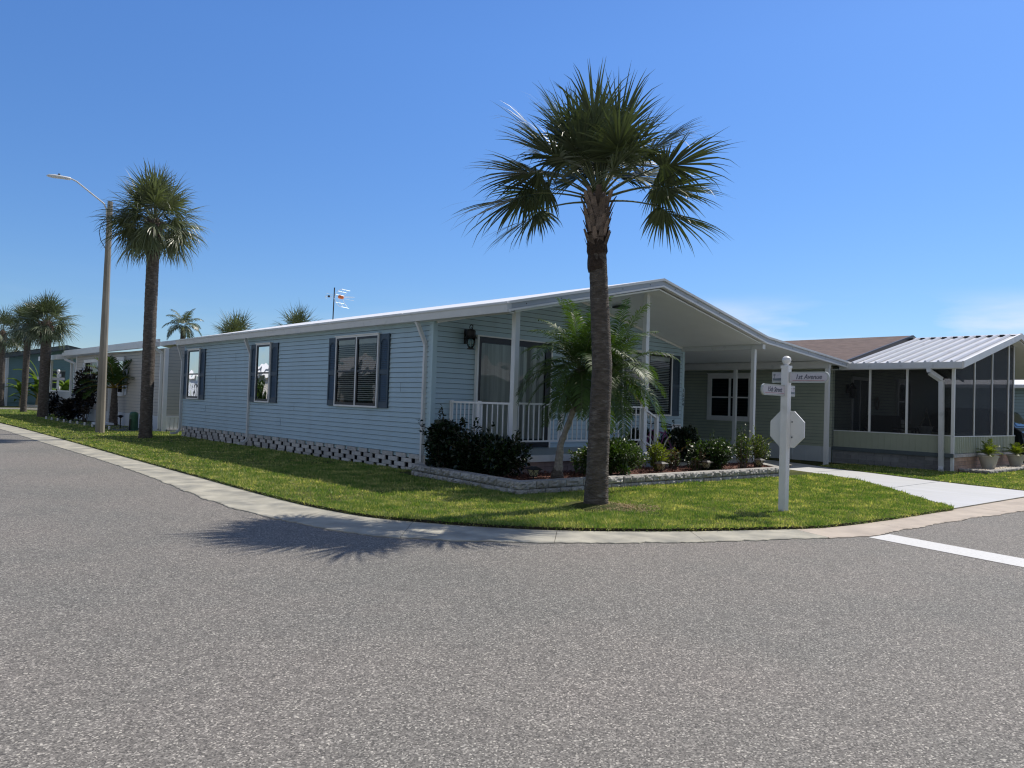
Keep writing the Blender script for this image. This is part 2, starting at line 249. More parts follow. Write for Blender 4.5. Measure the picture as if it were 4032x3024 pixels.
# ------------------------------------------------------------------ builders
LOC = {}
def link(name, me, parent=None, mt=None, loc=None):
    o = bpy.data.objects.new(name, me); COL.objects.link(o)
    if mt is not None and me is not None:
        for x in (mt if isinstance(mt, (list, tuple)) else [mt]): me.materials.append(M[x] if isinstance(x, str) else x)
    if parent: o.parent = parent
    return o
def tag(o, label=None, cat=None, group=None, kind=None):
    if label: o['label'] = label
    if cat: o['category'] = cat
    if group: o['group'] = group
    if kind: o['kind'] = kind
    return o
def thing(name, label, cat, loc=(0, 0, 0), group=None):
    o = bpy.data.objects.new(name, None); COL.objects.link(o); o.location = loc; o.empty_display_size = .2
    LOC[o.name] = Vector(loc); return tag(o, label, cat, group)
def rootloc(o):
    if o is None: return Vector((0, 0, 0))
    while o.parent: o = o.parent
    return LOC.get(o.name, Vector((0, 0, 0)))
class MB:
    def __init__(s): s.v = []; s.f = []; s.m = []
    def add(s, vs, fs, mi=0):
        b = len(s.v); s.v += [tuple(v) for v in vs]; s.f += [tuple(b+i for i in q) for q in fs]; s.m += [mi]*len(fs); return s
    def box(s, x0, x1, y0, y1, z0, z1, mi=0, fr=None):
        vs = [(x, y, z) for x in (x0, x1) for y in (y0, y1) for z in (z0, z1)]
        if fr: vs = [fr(*v) for v in vs]
        return s.add(vs, [(0, 1, 3, 2), (4, 6, 7, 5), (0, 4, 5, 1), (2, 3, 7, 6), (0, 2, 6, 4), (1, 5, 7, 3)], mi)
    def bar(s, a, b, w, h=None, mi=0, up=(0, 0, 1)):
        a = Vector(a); b = Vector(b); d = (b-a).normalized(); up = Vector(up)
        if abs(d.dot(up)) > .98: up = Vector((1, 0, 0))
        x = d.cross(up).normalized(); y = x.cross(d); h = h or w
        vs = [p+x*i*w/2+y*j*h/2 for p in (a, b) for i, j in ((-1, -1), (1, -1), (1, 1), (-1, 1))]
        return s.add(vs, [(3, 2, 1, 0), (4, 5, 6, 7), (0, 1, 5, 4), (1, 2, 6, 5), (2, 3, 7, 6), (3, 0, 4, 7)], mi)
    def tube(s, pts, rad, n=8, mi=0, caps=True):
        pts = [Vector(p) for p in pts]; rad = rad if isinstance(rad, (list, tuple)) else [rad]*len(pts)
        vs = []; pr = None
        for i, p in enumerate(pts):
            d = (pts[min(i+1, len(pts)-1)]-pts[max(i-1, 0)]).normalized()
            if pr is None: x = d.cross(Vector((0, 0, 1)) if abs(d.z) < .9 else Vector((1, 0, 0))).normalized()
            else: x = (pr - d*pr.dot(d)).normalized()
            pr = x; y = d.cross(x)
            vs += [p+(x*math.cos(t*2*math.pi/n)+y*math.sin(t*2*math.pi/n))*rad[i] for t in range(n)]
        fs = [(i*n+j, i*n+(j+1) % n, (i+1)*n+(j+1) % n, (i+1)*n+j) for i in range(len(pts)-1) for j in range(n)]
        if caps: fs += [tuple(range(n-1, -1, -1)), tuple((len(pts)-1)*n+j for j in range(n))]
        return s.add(vs, fs, mi)
    def lathe(s, c, prof, n=16, mi=0, rot=0):
        vs = []
        for (rr, z) in prof: vs += [(c[0]+rr*math.cos(rot+t*2*math.pi/n), c[1]+rr*math.sin(rot+t*2*math.pi/n), c[2]+z) for t in range(n)]
        k = len(prof); fs = [(i*n+j, i*n+(j+1) % n, (i+1)*n+(j+1) % n, (i+1)*n+j) for i in range(k-1) for j in range(n)]
        fs += [tuple(range(n-1, -1, -1)), tuple((k-1)*n+j for j in range(n))]
        return s.add(vs, fs, mi)
    def prism(s, poly, a, b, ax='z', mi=0):
        n = len(poly)
        def P(p, t): return {'z': (p[0], p[1], t), 'y': (p[0], t, p[1]), 'x': (t, p[0], p[1])}[ax]
        vs = [P(p, a) for p in poly]+[P(p, b) for p in poly]
        return s.add(vs, [tuple(range(n-1, -1, -1)), tuple(range(n, 2*n))]+[(i, (i+1) % n, n+(i+1) % n, n+i) for i in range(n)], mi)
    def build(s, name, mt, parent=None, smooth=False, bevel=0):
        me = bpy.data.meshes.new(name); o0 = rootloc(parent)
        me.from_pydata([(v[0]-o0.x, v[1]-o0.y, v[2]-o0.z) for v in s.v], [], s.f); me.update()
        import bmesh
        bm = bmesh.new(); bm.from_mesh(me); bmesh.ops.recalc_face_normals(bm, faces=bm.faces); bm.to_mesh(me); bm.free()
        ob = link(name, me, parent, mt)
        if any(s.m): me.polygons.foreach_set('material_index', s.m)
        if smooth: me.polygons.foreach_set('use_smooth', [True]*len(me.polygons))
        if bevel:
            b = ob.modifiers.new('bevel', 'BEVEL'); b.width = bevel; b.segments = 2; b.limit_method = 'ANGLE'
        return ob
def npmesh(name, V, F, mt, parent=None, smooth=False):
    V = np.asarray(V, dtype=np.float32); F = np.asarray(F, dtype=np.int32); k = F.shape[1]
    o0 = rootloc(parent); V = V-np.array([o0.x, o0.y, o0.z], dtype=np.float32)
    me = bpy.data.meshes.new(name); me.vertices.add(len(V)); me.vertices.foreach_set('co', V.ravel())
    me.loops.add(F.size); me.loops.foreach_set('vertex_index', F.ravel()); me.polygons.add(len(F))
    me.polygons.foreach_set('loop_start', np.arange(0, F.size, k, dtype=np.int32)); me.polygons.foreach_set('loop_total', np.full(len(F), k, dtype=np.int32))
    me.update(calc_edges=True)
    if smooth: me.polygons.foreach_set('use_smooth', np.ones(len(F), dtype=bool))
    return link(name, me, parent, mt)
def nrm(a): return a/np.maximum(np.linalg.norm(a, axis=-1, keepdims=True), 1e-9)
def leaves(C, D, Nn, Ln, Wd, fold=.25):
    "one folded pointed leaf per row: returns verts, tris"
    D = nrm(D); S = nrm(np.cross(D, Nn)); U = np.cross(S, D); Ln = np.asarray(Ln)[:, None]; Wd = np.asarray(Wd)[:, None]
    b = C; t = C+D*Ln; ml = C+D*Ln*.5; l_ = ml-S*Wd+U*Wd*fold; r_ = ml+S*Wd+U*Wd*fold
    V = np.stack([b, l_, t, r_], 1).reshape(-1, 3); i = np.arange(len(C))[:, None]*4
    F = np.concatenate([i+np.array([[0, 2, 1]]), i+np.array([[0, 3, 2]])], 0)
    return V, F
def text_mesh(name, body, size, mt, parent, fr, shear=0, ext=.002, align='CENTER', sx=1):
    c = bpy.data.curves.new('t', 'FONT'); c.body = body; c.size = size; c.shear = shear; c.extrude = ext; c.align_x = align; c.align_y = 'CENTER'; c.resolution_u = 3; c.offset = size*.012
    o = bpy.data.objects.new('t', c); COL.objects.link(o); bpy.context.view_layer.update()
    me = bpy.data.meshes.new_from_object(o.evaluated_get(bpy.context.evaluated_depsgraph_get()))
    bpy.data.objects.remove(o); o0 = rootloc(parent)
    for v in me.vertices:
        p = fr(v.co.x*sx, v.co.z, v.co.y); v.co = (p[0]-o0.x, p[1]-o0.y, p[2]-o0.z)
    me.name = name; return link(name, me, parent, mt)
# wall frames: (a along wall, n outward, z) -> world
def FR(o, a, n): return lambda s, d, z: (o[0]+a[0]*s+n[0]*d, o[1]+a[1]*s+n[1]*d, z)

def siding(name, fr, a0, a1, z0, z1, mt, parent, course=.098, lip=.017, top=None, bottom=None):
    "clapboard courses; top(z)->(left,right) trims a gable"
    b = MB(); z = z0
    while z < z1-.005:
        zt = min(z+course, z1); l0, l1 = (a0, a1); t0, t1 = (a0, a1)
        if top:
            l0, l1 = top(z); t0, t1 = top(zt)
            if l1-l0 < .05: break
            if t1-t0 < .02: t0 = t1 = (l0+l1)/2
        zb = z+.0075*course/.098
        b.add([fr(l0, lip, zb), fr(l1, lip, zb), fr(t1, .001, zt), fr(t0, .001, zt)], [(0, 1, 2, 3)])
        b.add([fr(l0, -.006, z), fr(l1, -.006, z), fr(l1, -.006, zb), fr(l0, -.006, zb), fr(l0, lip, zb), fr(l1, lip, zb)], [(0, 1, 2, 3), (3, 2, 5, 4)], 1)  # strip under the lap, coloured dark to stand for its shadow line
        z = zt
    return b.build(name, [mt, 'lap_shade_seam'], parent)

def window(parent, fr, a0, a1, z0, z1, cols=1, name='window', frame='white', sash='black', blinds=True, shut=None, glass='glass', fw=.035, sw=.055, blindmt='blind', rail=True):
    "framed sash window standing proud of the wall"
    b = MB(); d = .075
    b.box(a0, a1, .005, d, z0, z0+fw, fr=fr).box(a0, a1, .005, d, z1-fw, z1, fr=fr)
    b.box(a0, a0+fw, .005, d-.002, z0+fw, z1-fw, fr=fr).box(a1-fw, a1, .005, d-.002, z0+fw, z1-fw, fr=fr)
    b.box(a0-.02, a1+.02, .005, d+.02, z1, z1+.02, fr=fr)
    cw = (a1-a0-2*fw)/cols
    for c in range(1, cols): b.box(a0+fw+cw*c-.02, a0+fw+cw*c+.02, .005, d-.004, z0+fw, z1-fw, fr=fr)
    w = b.build(name, frame, parent)
    zm = (z0+z1)/2
    for c in range(cols):
        s0 = a0+fw+cw*c+(.02 if c else 0); s1 = a0+fw+cw*(c+1)-(.02 if c < cols-1 else 0); q = MB()
        q.box(s0, s1, .008, d-.012, z0+fw, z0+fw+sw, fr=fr).box(s0, s1, .008, d-.012, z1-fw-sw*.8, z1-fw, fr=fr)
        q.box(s0, s0+sw*.75, .008, d-.014, z0+fw+sw, z1-fw-sw*.8, fr=fr).box(s1-sw*.75, s1, .008, d-.014, z0+fw+sw, z1-fw-sw*.8, fr=fr)
        if rail: q.box(s0+sw*.75, s1-sw*.75, .008, d-.016, zm-.02, zm+.02, fr=fr)
        q.build('sash', sash, w)
        g0, g1, h0, h1 = s0+sw*.75, s1-sw*.75, z0+fw+sw, z1-fw-sw*.8
        MB().add([fr(g0, d-.03, h0), fr(g1, d-.03, h0), fr(g1, d-.03, h1), fr(g0, d-.03, h1)], [(0, 1, 2, 3)]).build('pane', glass, w)
        MB().add([fr(g0, .016, h0), fr(g1, .016, h0), fr(g1, .016, h1), fr(g0, .016, h1)], [(0, 1, 2, 3)]).build('dark_backing', 'dark', w)  # dark sheet standing for the unlit room behind the glass
        if blinds:
            q = MB(); z = h1-.11; q.box(g0, g1, .02, .04, h1-.10, h1, fr=fr)
            while z > h0+.03:
                q.add([fr(g0, .022, z+.012), fr(g1, .022, z+.012), fr(g1, .040, z-.006), fr(g0, .040, z-.006)], [(0, 1, 2, 3)]); z -= .042
            q.build('blind', blindmt, w)
    return w
def shutter(parent, fr, a0, a1, z0, z1, mt='shutter'):
    b = MB(); d = .045; w = .045; zm = (z0+z1)/2-.02
    b.box(a0, a1, .012, .022, z0, z1, fr=fr)
    b.box(a0, a0+w, .012, d, z0, z1, fr=fr).box(a1-w, a1, .012, d, z0, z1, fr=fr)
    for p, q in ((z0, z0+.13), (zm-.05, zm+.05), (z1-.1, z1)): b.box(a0+w, a1-w, .012, d-.002, p, q, fr=fr)
    for lo, hi in ((z0+.13, zm-.05), (zm+.05, z1-.1)):
        z = lo+.01
        while z < hi-.03:
            b.add([fr(a0+w, d-.008, z), fr(a1-w, d-.008, z), fr(a1-w, .024, z+.034), fr(a0+w, .024, z+.034), fr(a0+w, .024, z), fr(a1-w, .024, z)], [(0, 1, 2, 3), (4, 5, 1, 0)]); z += .038
    # arched head of the top louvre field
    k = 8; c = (a0+a1)/2; rr = (a1-a0)/2-w
    vs = [fr(c-rr+2*rr*i/k, d-.003, z1-.1) for i in range(k+1)]+[fr(c-rr+2*rr*i/k, d-.003, z1-.1-.07*(abs(2*i/k-1)**2)) for i in range(k+1)]
    b.add(vs, [(i, i+1, k+2+i, k+1+i) for i in range(k)])
    return b.build('shutter', mt, parent)
def downspout(parent, pts, w=.07, h=.055, mt='gutter', strap=None):
    b = MB()
    for p, q in zip(pts[:-1], pts[1:]):
        b.bar(p, q, w, h, up=(0, 1, 0) if abs(p[2]-q[2]) > .01 else (0, 0, 1))
    return b.build('downspout', mt, parent)

def blockwall(fr, a0, a1, z0, rows, h, L_, th, gap=0, rnd=.004, jit=0, z1=None):
    b = MB()
    for i in range(rows):
        a = a0-(L_*.5 if i % 2 else 0)*1.0-(L_*random.uniform(0, .12) if gap else 0); z = z0+i*h
        while a < a1:
            l_ = L_*(1+random.uniform(-jit, jit)); s0 = max(a, a0); s1 = min(a+l_-(gap if gap else .006), a1)
            if s1-s0 > .02:
                dd = random.uniform(-rnd, rnd)
                b.box(s0, s1, 0, th+dd, z+.003, z+h-.003, fr=fr)
            a += l_
    return b

# ------------------------------------------------------------------ ground, roads
g = MB(); g.add([(-900, -900, -.05), (1200, -900, -.05), (1200, 1400, -.05), (-900, 1400, -.05)], [(0, 1, 2, 3)])
tag(g.build('ground', 'turf'), kind='structure')
rd = MB()
for x0, x1, y0, y1 in ((-4.2, 6.6, -220, 700), (6.6, 260, -4.2, 6.4), (6.6, 260, 57, 61.5)):
    rd.add([(x0, y0, 0), (x1, y0, 0), (x1, y1, 0), (x0, y1, 0)], [(0, 1, 2, 3)])
tag(rd.build('road', 'asphalt'), kind='structure')
PR = [(4.62, 56.9), (4.56, 38), (4.55, 30.4), (4.39, 23.6), (4.26, 16.9), (4.10, 13.2), (3.86, 9.9), (3.98, 7.95), (4.32, 6.74), (5.30, 5.72), (6.60, 4.89), (8.29, 4.12), (9.13, 3.84), (10.55, 3.77), (11.97, 3.68), (13.84, 3.52), (20, 3.35), (34, 3.1), (60, 3.0)]
PG = [(5.34, 56.9), (5.28, 38), (5.22, 30.4), (5.06, 23.6), (4.84, 16.9), (4.74, 13.2), (4.66, 9.95), (4.74, 8.45), (5.00, 7.48), (5.86, 6.24), (7.05, 5.34), (8.52, 4.62), (9.30, 4.36), (10.6, 4.23), (12.0, 4.17), (13.9, 4.08), (20, 3.95), (34, 3.8), (60, 3.7)]
def catmull(P, n=10):
    P = [np.array(p, float) for p in P]; Q = [2*P[0]-P[1]]+P+[2*P[-1]-P[-2]]; o = []
    for i in range(1, len(Q)-2):
        for k in range(n):
            t = k/n; a, b, c, d = Q[i-1:i+3]
            o.append(.5*((2*b)+(c-a)*t+(2*a-5*b+4*c-d)*t*t+(3*b-a-3*c+d)*t**3))
    o.append(P[-1]); return o
RR, GG = catmull(PR, 12), catmull(PG, 12)
def kerb(a, b, mt, name='kerb'):
    k = MB(); i = a; acc = 0; start = a
    def slab(s, e):
        pts = []
        for j in range(s, e):
            n_ = max(1, int(np.linalg.norm(RR[j+1]-RR[j])/.05))
            for q in range(n_): pts.append((RR[j]+(RR[j+1]-RR[j])*q/n_, GG[j]+(GG[j+1]-GG[j])*q/n_))
        pts.append((RR[e], GG[e]))
        # trim joints
        t0 = pts[0][0]; d = (pts[1][0]-t0); ln = np.linalg.norm(d)+1e-6; sh = d/ln*.006
        pts[0] = (pts[0][0]+sh, pts[0][1]+sh)
        vs = []
        for (p, q) in pts:
            jx = (random.uniform(-.02, .02)+.022*math.sin(p[0]*5.3)*math.sin(p[1]*6.1+1)+(-.035 if random.random() < .03 else 0)) if p[1] < 20 else 0
            dv = (p-q)/np.linalg.norm(p-q); p2 = p+dv*jx; p3 = p+dv*(jx+.012)
            vs += [(*p3, -.02), (*p3, .008), (*p2, .014+random.uniform(-.002, .002)), (*((p+q)/2), .014), (*(q-dv*.08), .016), (*(q-dv*.08), -.02)]
        n_ = len(pts); fs = [(6*i_+c, 6*i_+c+1, 6*i_+7+c, 6*i_+6+c) for i_ in range(n_-1) for c in range(5)]
        fs += [(0, 1, 2, 3, 4, 5), tuple(6*(n_-1)+c for c in (5, 4, 3, 2, 1, 0))]
        k.add(vs, fs)
    while i < b:
        acc += np.linalg.norm(RR[i+1]-RR[i]); i += 1
        if acc > 1.55 or i == b: slab(start, i); start = i; acc = 0
    return tag(k.build(name, mt), kind='structure')
kerb(0, 12*11+2, 'concrete', 'kerb'); kerb(12*11+2, len(RR)-1, 'concrete2', 'kerb')
# far kerb lines of the cross street
kb = MB(); kb.box(5.34, 60, 56.5, 57, -.02, .02); kb.box(5.3, 60, 61.5, 62, -.02, .02); kb.box(4.62, 5.3, 61.6, 200, -.02, .02)
tag(kb.build('kerb', 'concrete'), kind='structure')
ln = MB(); ln.add([(8.97, 3.80, .004), (9.44, 3.755, .004), (7.50, -4.1, .004), (6.97, -4.0, .004)], [(0, 3, 2, 1)])
tag(ln.build('stop_line', 'linep'), kind='structure')
def zl(x, y=0): return .046
import bmesh
def sheet(name, poly, mt, zf, side=None, down=-.03):
    bm = bmesh.new(); vs = [bm.verts.new((p[0], p[1], zf(p[0], p[1]))) for p in poly]; fc = bm.faces.new(vs)
    bmesh.ops.triangulate(bm, faces=[fc]); bmesh.ops.recalc_face_normals(bm, faces=bm.faces)
    if side:
        n = len(vs); lo = [bm.verts.new((p[0], p[1], down)) for p in poly]
        for i in range(n):
            try: q = bm.faces.new((vs[i], vs[(i+1) % n], lo[(i+1) % n], lo[i])); q.material_index = 1
            except ValueError: pass
    me = bpy.data.meshes.new(name); bm.to_mesh(me); bm.free()
    return tag(link(name, me, None, [mt]+([side] if side else [])), kind='structure')
DL = [(12.72, 4.14), (13.8, 5.05), (14.9, 5.95), (16.2, 7.25), (16.9, 8.45), (17.25, 9.3), (17.0, 10.0), (16.6, 11)]
DR = [(17.25, 4.02), (17.5, 5.4), (17.96, 6.64), (18.4, 7.6), (18.9, 8.85), (19.7, 10.2), (20.2, 12), (20.2, 24)]
ed = [tuple(p) for p in GG if p[0] < 12.7]
lawn1 = ed+DL+[(16.6, 26), (22, 26), (22, 56.5)]
sheet('lawn', lawn1, 'turf', zl, 'soil')
lawn2 = [(p[0], p[1]+.02) for p in GG if p[0] > 17.3]+[(60, 26), (20.2, 26)]+DR[::-1]
sheet('lawn', lawn2, 'turf', zl, 'soil')
sheet('lawn', [(5.3, 62), (60, 62), (60, 100), (5.3, 100)], 'turf', lambda x, y: .03, 'soil')
sheet('driveway', [(12.78, 4.16)]+DL[1:]+[(16.6, 25), (20.2, 25)]+DR[::-1][1:]+[(17.2, 4.04)], 'drive', lambda x, y: .036, 'concrete')

for i, (p, q) in enumerate((((14.95, 6.0), (17.75, 6.05)), ((16.95, 8.55), (18.8, 8.5)), ((16.6, 12.5), (20.2, 12.5)))):
    j = MB(); j.bar((p[0], p[1], .037), (q[0], q[1], .037), .012, .004); tag(j.build('driveway_joint', 'slate'), kind='structure')
# grass blades
def inpoly(P, poly):
    x, y = P[:, 0], P[:, 1]; c = np.zeros(len(P), bool); n = len(poly)
    for i in range(n):
        x1, y1 = poly[i]; x2, y2 = poly[(i+1) % n]
        if y1 == y2: continue
        k = ((y1 > y) != (y2 > y)) & (x < (x2-x1)*(y-y1)/(y2-y1)+x1); c ^= k
    return c
plant_in = [(7.85, 8.38), (17.0, 8.15), (17.2, 12), (8.0, 12.2)]
house_in = [(8.5, 11.7), (16.6, 11.7), (16.6, 25), (8.5, 25)]
def blades(name, poly, boxes, holes, zf, hmul=1):
    A = []
    for (x0, x1, y0, y1, dens) in boxes:
        n = int((x1-x0)*(y1-y0)*dens); P = np.column_stack([rng.uniform(x0, x1, n), rng.uniform(y0, y1, n)]); P = P[inpoly(P, poly)]
        for h_ in holes: P = P[~inpoly(P, h_)]
        d = np.hypot(P[:, 0], P[:, 1]); A.append(np.column_stack([P, d]))
    A = np.concatenate(A); n = len(A)
    # bare thatch round the palm foot
    q = np.hypot(A[:, 0]-8.15, (A[:, 1]-6.6)*1.3); keep = (q > .5) | (rng.random(n) < .25); A = A[keep]; n = len(A)
    z = np.full(n, .038)
    C = np.column_stack([A[:, :2], z]); h_ = rng.uniform(.020, .046, n)*hmul
    px_, py_ = A[:, 0], A[:, 1]; tuft = np.sin(px_*3.1+np.sin(py_*2.3)*2)*np.sin(py_*3.7+np.sin(px_*1.9)*2)+.6*np.sin(px_*11+py_*7)*np.sin(py_*13-px_*5)
    h_ = h_*(1+.32*tuft)*np.where(rng.random(n) < .04, 1.7, 1); w = rng.uniform(.0045, .0085, n)*np.clip(A[:, 2]/9, 1, 3.5)
    an = rng.uniform(0, 2*np.pi, n); ln_ = rng.uniform(.1, 1.0, n); la = rng.uniform(0, 2*np.pi, n)
    S = np.column_stack([np.cos(an), np.sin(an), np.zeros(n)])*w[:, None]
    T = C+np.column_stack([np.cos(la)*ln_, np.sin(la)*ln_, np.ones(n)])*h_[:, None]
    V = np.stack([C-S, C+S, T], 1).reshape(-1, 3); F = np.arange(3*n).reshape(-1, 3)
    return tag(npmesh(name, V, F, 'blade'), 'short coarse green grass of the lawns', 'grass', kind='stuff')
blades('grass', lawn1, [(4.4, 9, 4, 9, 5200), (9, 17.3, 4, 8.4, 3800), (4.4, 9, 9, 14, 2600), (4.4, 9, 14, 22, 1100), (4.4, 9.5, 22, 56, 380)], [plant_in, house_in], zl)
blades('grass', lawn2, [(17.2, 26, 3.9, 9.5, 1500)], [[(21, 6.1), (26, 6.1), (26, 12), (21, 12)]], zl, .9)
# longer overhanging fringe along the kerb
e = np.array([p for p in GG if 4 < p[0] < 12.75 and p[1] < 30]); seg = np.diff(e, axis=0); sl = np.linalg.norm(seg, axis=1); cs = np.concatenate([[0], np.cumsum(sl)])
n = 16000; t = rng.uniform(0, cs[-1], n); i = np.clip(np.searchsorted(cs, t)-1, 0, len(seg)-1); fr_ = (t-cs[i])/sl[i]
P = e[i]+seg[i]*fr_[:, None]; nn = np.column_stack([seg[i][:, 1], -seg[i][:, 0]])/sl[i][:, None]; nn *= np.sign((nn*(np.array([0, 0])-P)).sum(1))[:, None]
P = P-nn*rng.uniform(-.01, .07, n)[:, None]
C = np.column_stack([P, np.full(n, .036)+rng.uniform(-.02, .014, n)]); an = rng.uniform(0, 2*np.pi, n); w = rng.uniform(.004, .007, n)
S = np.column_stack([np.cos(an), np.sin(an), np.zeros(n)])*w[:, None]; o_ = rng.uniform(-.01, .045, n)
T = C+np.column_stack([nn*o_[:, None]+rng.normal(0, .012, (n, 2)), rng.uniform(-.02, .035, n)])
tag(npmesh('grass_fringe', np.stack([C-S, C+S, T], 1).reshape(-1, 3), np.arange(3*n).reshape(-1, 3), 'blade'), 'ragged fringe of grass overhanging the kerb edge', 'grass', kind='stuff')
# dry thatch patch by the palm
n = 1500; an = rng.uniform(0, 2*np.pi, n); q = rng.random(n)*.6
C = np.column_stack([8.12+q*np.cos(an), 6.62+q*np.sin(an)*.75, np.full(n, .05)]); C[:, 2] += np.clip(.055-np.hypot(C[:, 0]-7.87, C[:, 1]-6.97)*.09, 0, .05); d = rng.normal(0, 1, (n, 3)); d[:, 2] = np.abs(d[:, 2])*.25
V, F = leaves(C, d, np.tile([0, 0, 1.], (n, 1))+rng.normal(0, .3, (n, 3)), rng.uniform(.02, .05, n), rng.uniform(.002, .005, n))
tag(npmesh('dry_grass', V, F, 'dry'), 'straw-coloured dry grass round the foot of the big palm', 'dry grass', kind='stuff')

# ------------------------------------------------------------------ foliage builders
def bush(name, label, cat, c, rad, leafmt, n=2600, L_=.06, W_=.02, stems=10, group=None, base=.2, shell=.55, lumps=7, second=None, lumpr=.55):
    t = thing(name, label, cat, (c[0], c[1], base), group)
    C = []; ks = []
    for _ in range(lumps):
        d = rng.normal(0, 1, 3); d /= np.linalg.norm(d); ks.append((np.array(c)+d*np.array(rad)*rng.uniform(.25, .62), np.array(rad)*rng.uniform(lumpr*.7, lumpr)))
    ks.append((np.array(c), np.array(rad)*.72)); wts = np.array([np.prod(k[1]) for k in ks])**.6; wts /= wts.sum()
    idx = rng.choice(len(ks), n, p=wts); d = nrm(rng.normal(0, 1, (n, 3))); q = (shell+(1-shell)*rng.random(n)**.7)[:, None]
    cc = np.array([k[0] for k in ks])[idx]; rr = np.array([k[1] for k in ks])[idx]
    C = cc+d*rr*q; C[:, 2] = np.maximum(C[:, 2], base+.03)
    D = d+rng.normal(0, .6, (n, 3)); D[:, 2] += .25
    Nn = rng.normal(0, .5, (n, 3)); Nn[:, 2] += 1
    V, F = leaves(C, D, Nn, rng.uniform(.7, 1.25, n)*L_, rng.uniform(.7, 1.2, n)*W_)
    sh = []
    for _ in range(int(5+n/1100)):
        d_ = rng.normal(0, 1, 3); d_[2] = abs(d_[2])+.2; d_ /= np.linalg.norm(d_); p0 = np.array(c)+d_*np.array(rad)*.85; ls = rng.uniform(.08, .20)
        m0 = 12; tt = np.linspace(0, 1, m0)[:, None]; pp = p0+d_*tt*ls+np.array([0, 0, .25])*tt*tt*ls+rng.normal(0, .006, (m0, 3)); sh.append((p0, pp[-1]))
        V2, F2 = leaves(pp, d_+rng.normal(0, .8, (m0, 3)), np.array([0, 0, 1.])+rng.normal(0, .4, (m0, 3)), rng.uniform(.7, 1.15, m0)*L_, rng.uniform(.7, 1.1, m0)*W_)
        F = np.concatenate([F, F2+len(V)]); V = np.concatenate([V, V2]); 
    n = len(V)//4; F = np.concatenate([np.arange(n)[:, None]*4+np.array([[0, 2, 1]]), np.arange(n)[:, None]*4+np.array([[0, 3, 2]])])
    k = 0
    if second:
        k = int(n*second[1]); npmesh('foliage', V[:k*4], np.concatenate([np.arange(k)[:, None]*4+np.array([[0, 2, 1]]), np.arange(k)[:, None]*4+np.array([[0, 3, 2]])]), second[0], t)
        V = V[k*4:]; m_ = n-k; F = np.concatenate([np.arange(m_)[:, None]*4+np.array([[0, 2, 1]]), np.arange(m_)[:, None]*4+np.array([[0, 3, 2]])])
    npmesh('foliage', V, F, leafmt, t)
    b = MB()
    for _ in range(stems):
        d = rng.normal(0, 1, 3); e_ = np.array(c)+d/np.linalg.norm(d)*np.array(rad)*.8; e_[2] = max(e_[2], base+.15)
        s0 = np.array([c[0]+rng.uniform(-.08, .08), c[1]+rng.uniform(-.08, .08), base-.02]); mid = (s0+e_)/2+rng.normal(0, .03, 3)
        b.tube([s0, mid, e_], [.012, .008, .004], 5)
    for p0, p1 in sh: b.tube([(np.array(c)+p0)/2, p0, p1], [.005, .004, .002], 4)
    b.build('stems', 'twig', t)
    return t
def fan_frond(V, F, base, az, elev, pl, bl, droop=.5, nseg=40, roll=0, spread=112, bend=.35, pet=None, fold=.42):
    "costapalmate frond: petiole then a folded fan of drooping segments (appends quads)"
    d = np.array([math.cos(az)*math.cos(elev), math.sin(az)*math.cos(elev), math.sin(elev)])
    hz = np.array([math.cos(az), math.sin(az), 0]); up = np.array([0, 0, 1.])
    p = np.array(base, float); pts = [p.copy()]; k = 7; dd = d.copy()
    for i in range(k):
        p = p+dd*pl/k; pts.append(p.copy()); dd = nrm(dd-up*bend/k)
    if pet is not None: pet.append(pts)
    hub = p; mid = dd; side = nrm(np.cross(mid, up+np.array([1e-4, 0, 0]))); nor = np.cross(side, mid)
    side = side*math.cos(roll)+nor*math.sin(roll); nor = np.cross(side, mid)
    for s in range(nseg):
        th = R(-spread+2*spread*s/(nseg-1)); q = abs(th)/R(spread)
        ln_ = bl*(1.0-.42*q**1.5)*random.uniform(.82, 1.12)
        root = hub+mid*bl*.26*(1-q)-up*bl*.06*(1-q)*(fold < 0)       # costa
        sd = mid*math.cos(th)+side*math.sin(th)
        sd = nrm(sd+nor*fold*abs(math.sin(th))+nor*random.uniform(-.14, .14)+side*random.uniform(-.06, .06))
        w0 = .006; ww = .0185*bl/.9; pos = root.copy(); dirn = sd.copy(); acr = nrm(np.cross(sd, nor)); b0 = len(V)
        K = 6; dr = droop*(random.uniform(.4, 1.3) if random.random() < .8 else random.uniform(1.8, 3.4))
        tw = random.uniform(-.5, .5)
        for j in range(K+1):
            tt = j/K; w = (w0+(ww-w0)*min(1, tt/.35)) if tt < .45 else ww*(1-(tt-.45)/.55)**1.0+.0007
            a2 = acr*math.cos(tw*tt)+nor*math.sin(tw*tt)
            V.append(pos-a2*w); V.append(pos+a2*w)
            step = ln_/K*(.8 if tt < .5 else 1.1); pos = pos+dirn*step; dirn = nrm(dirn-up*dr*(tt**2.0)*.85)
        for j in range(K): F.append((b0+2*j, b0+2*j+1, b0+2*j+3, b0+2*j+2))
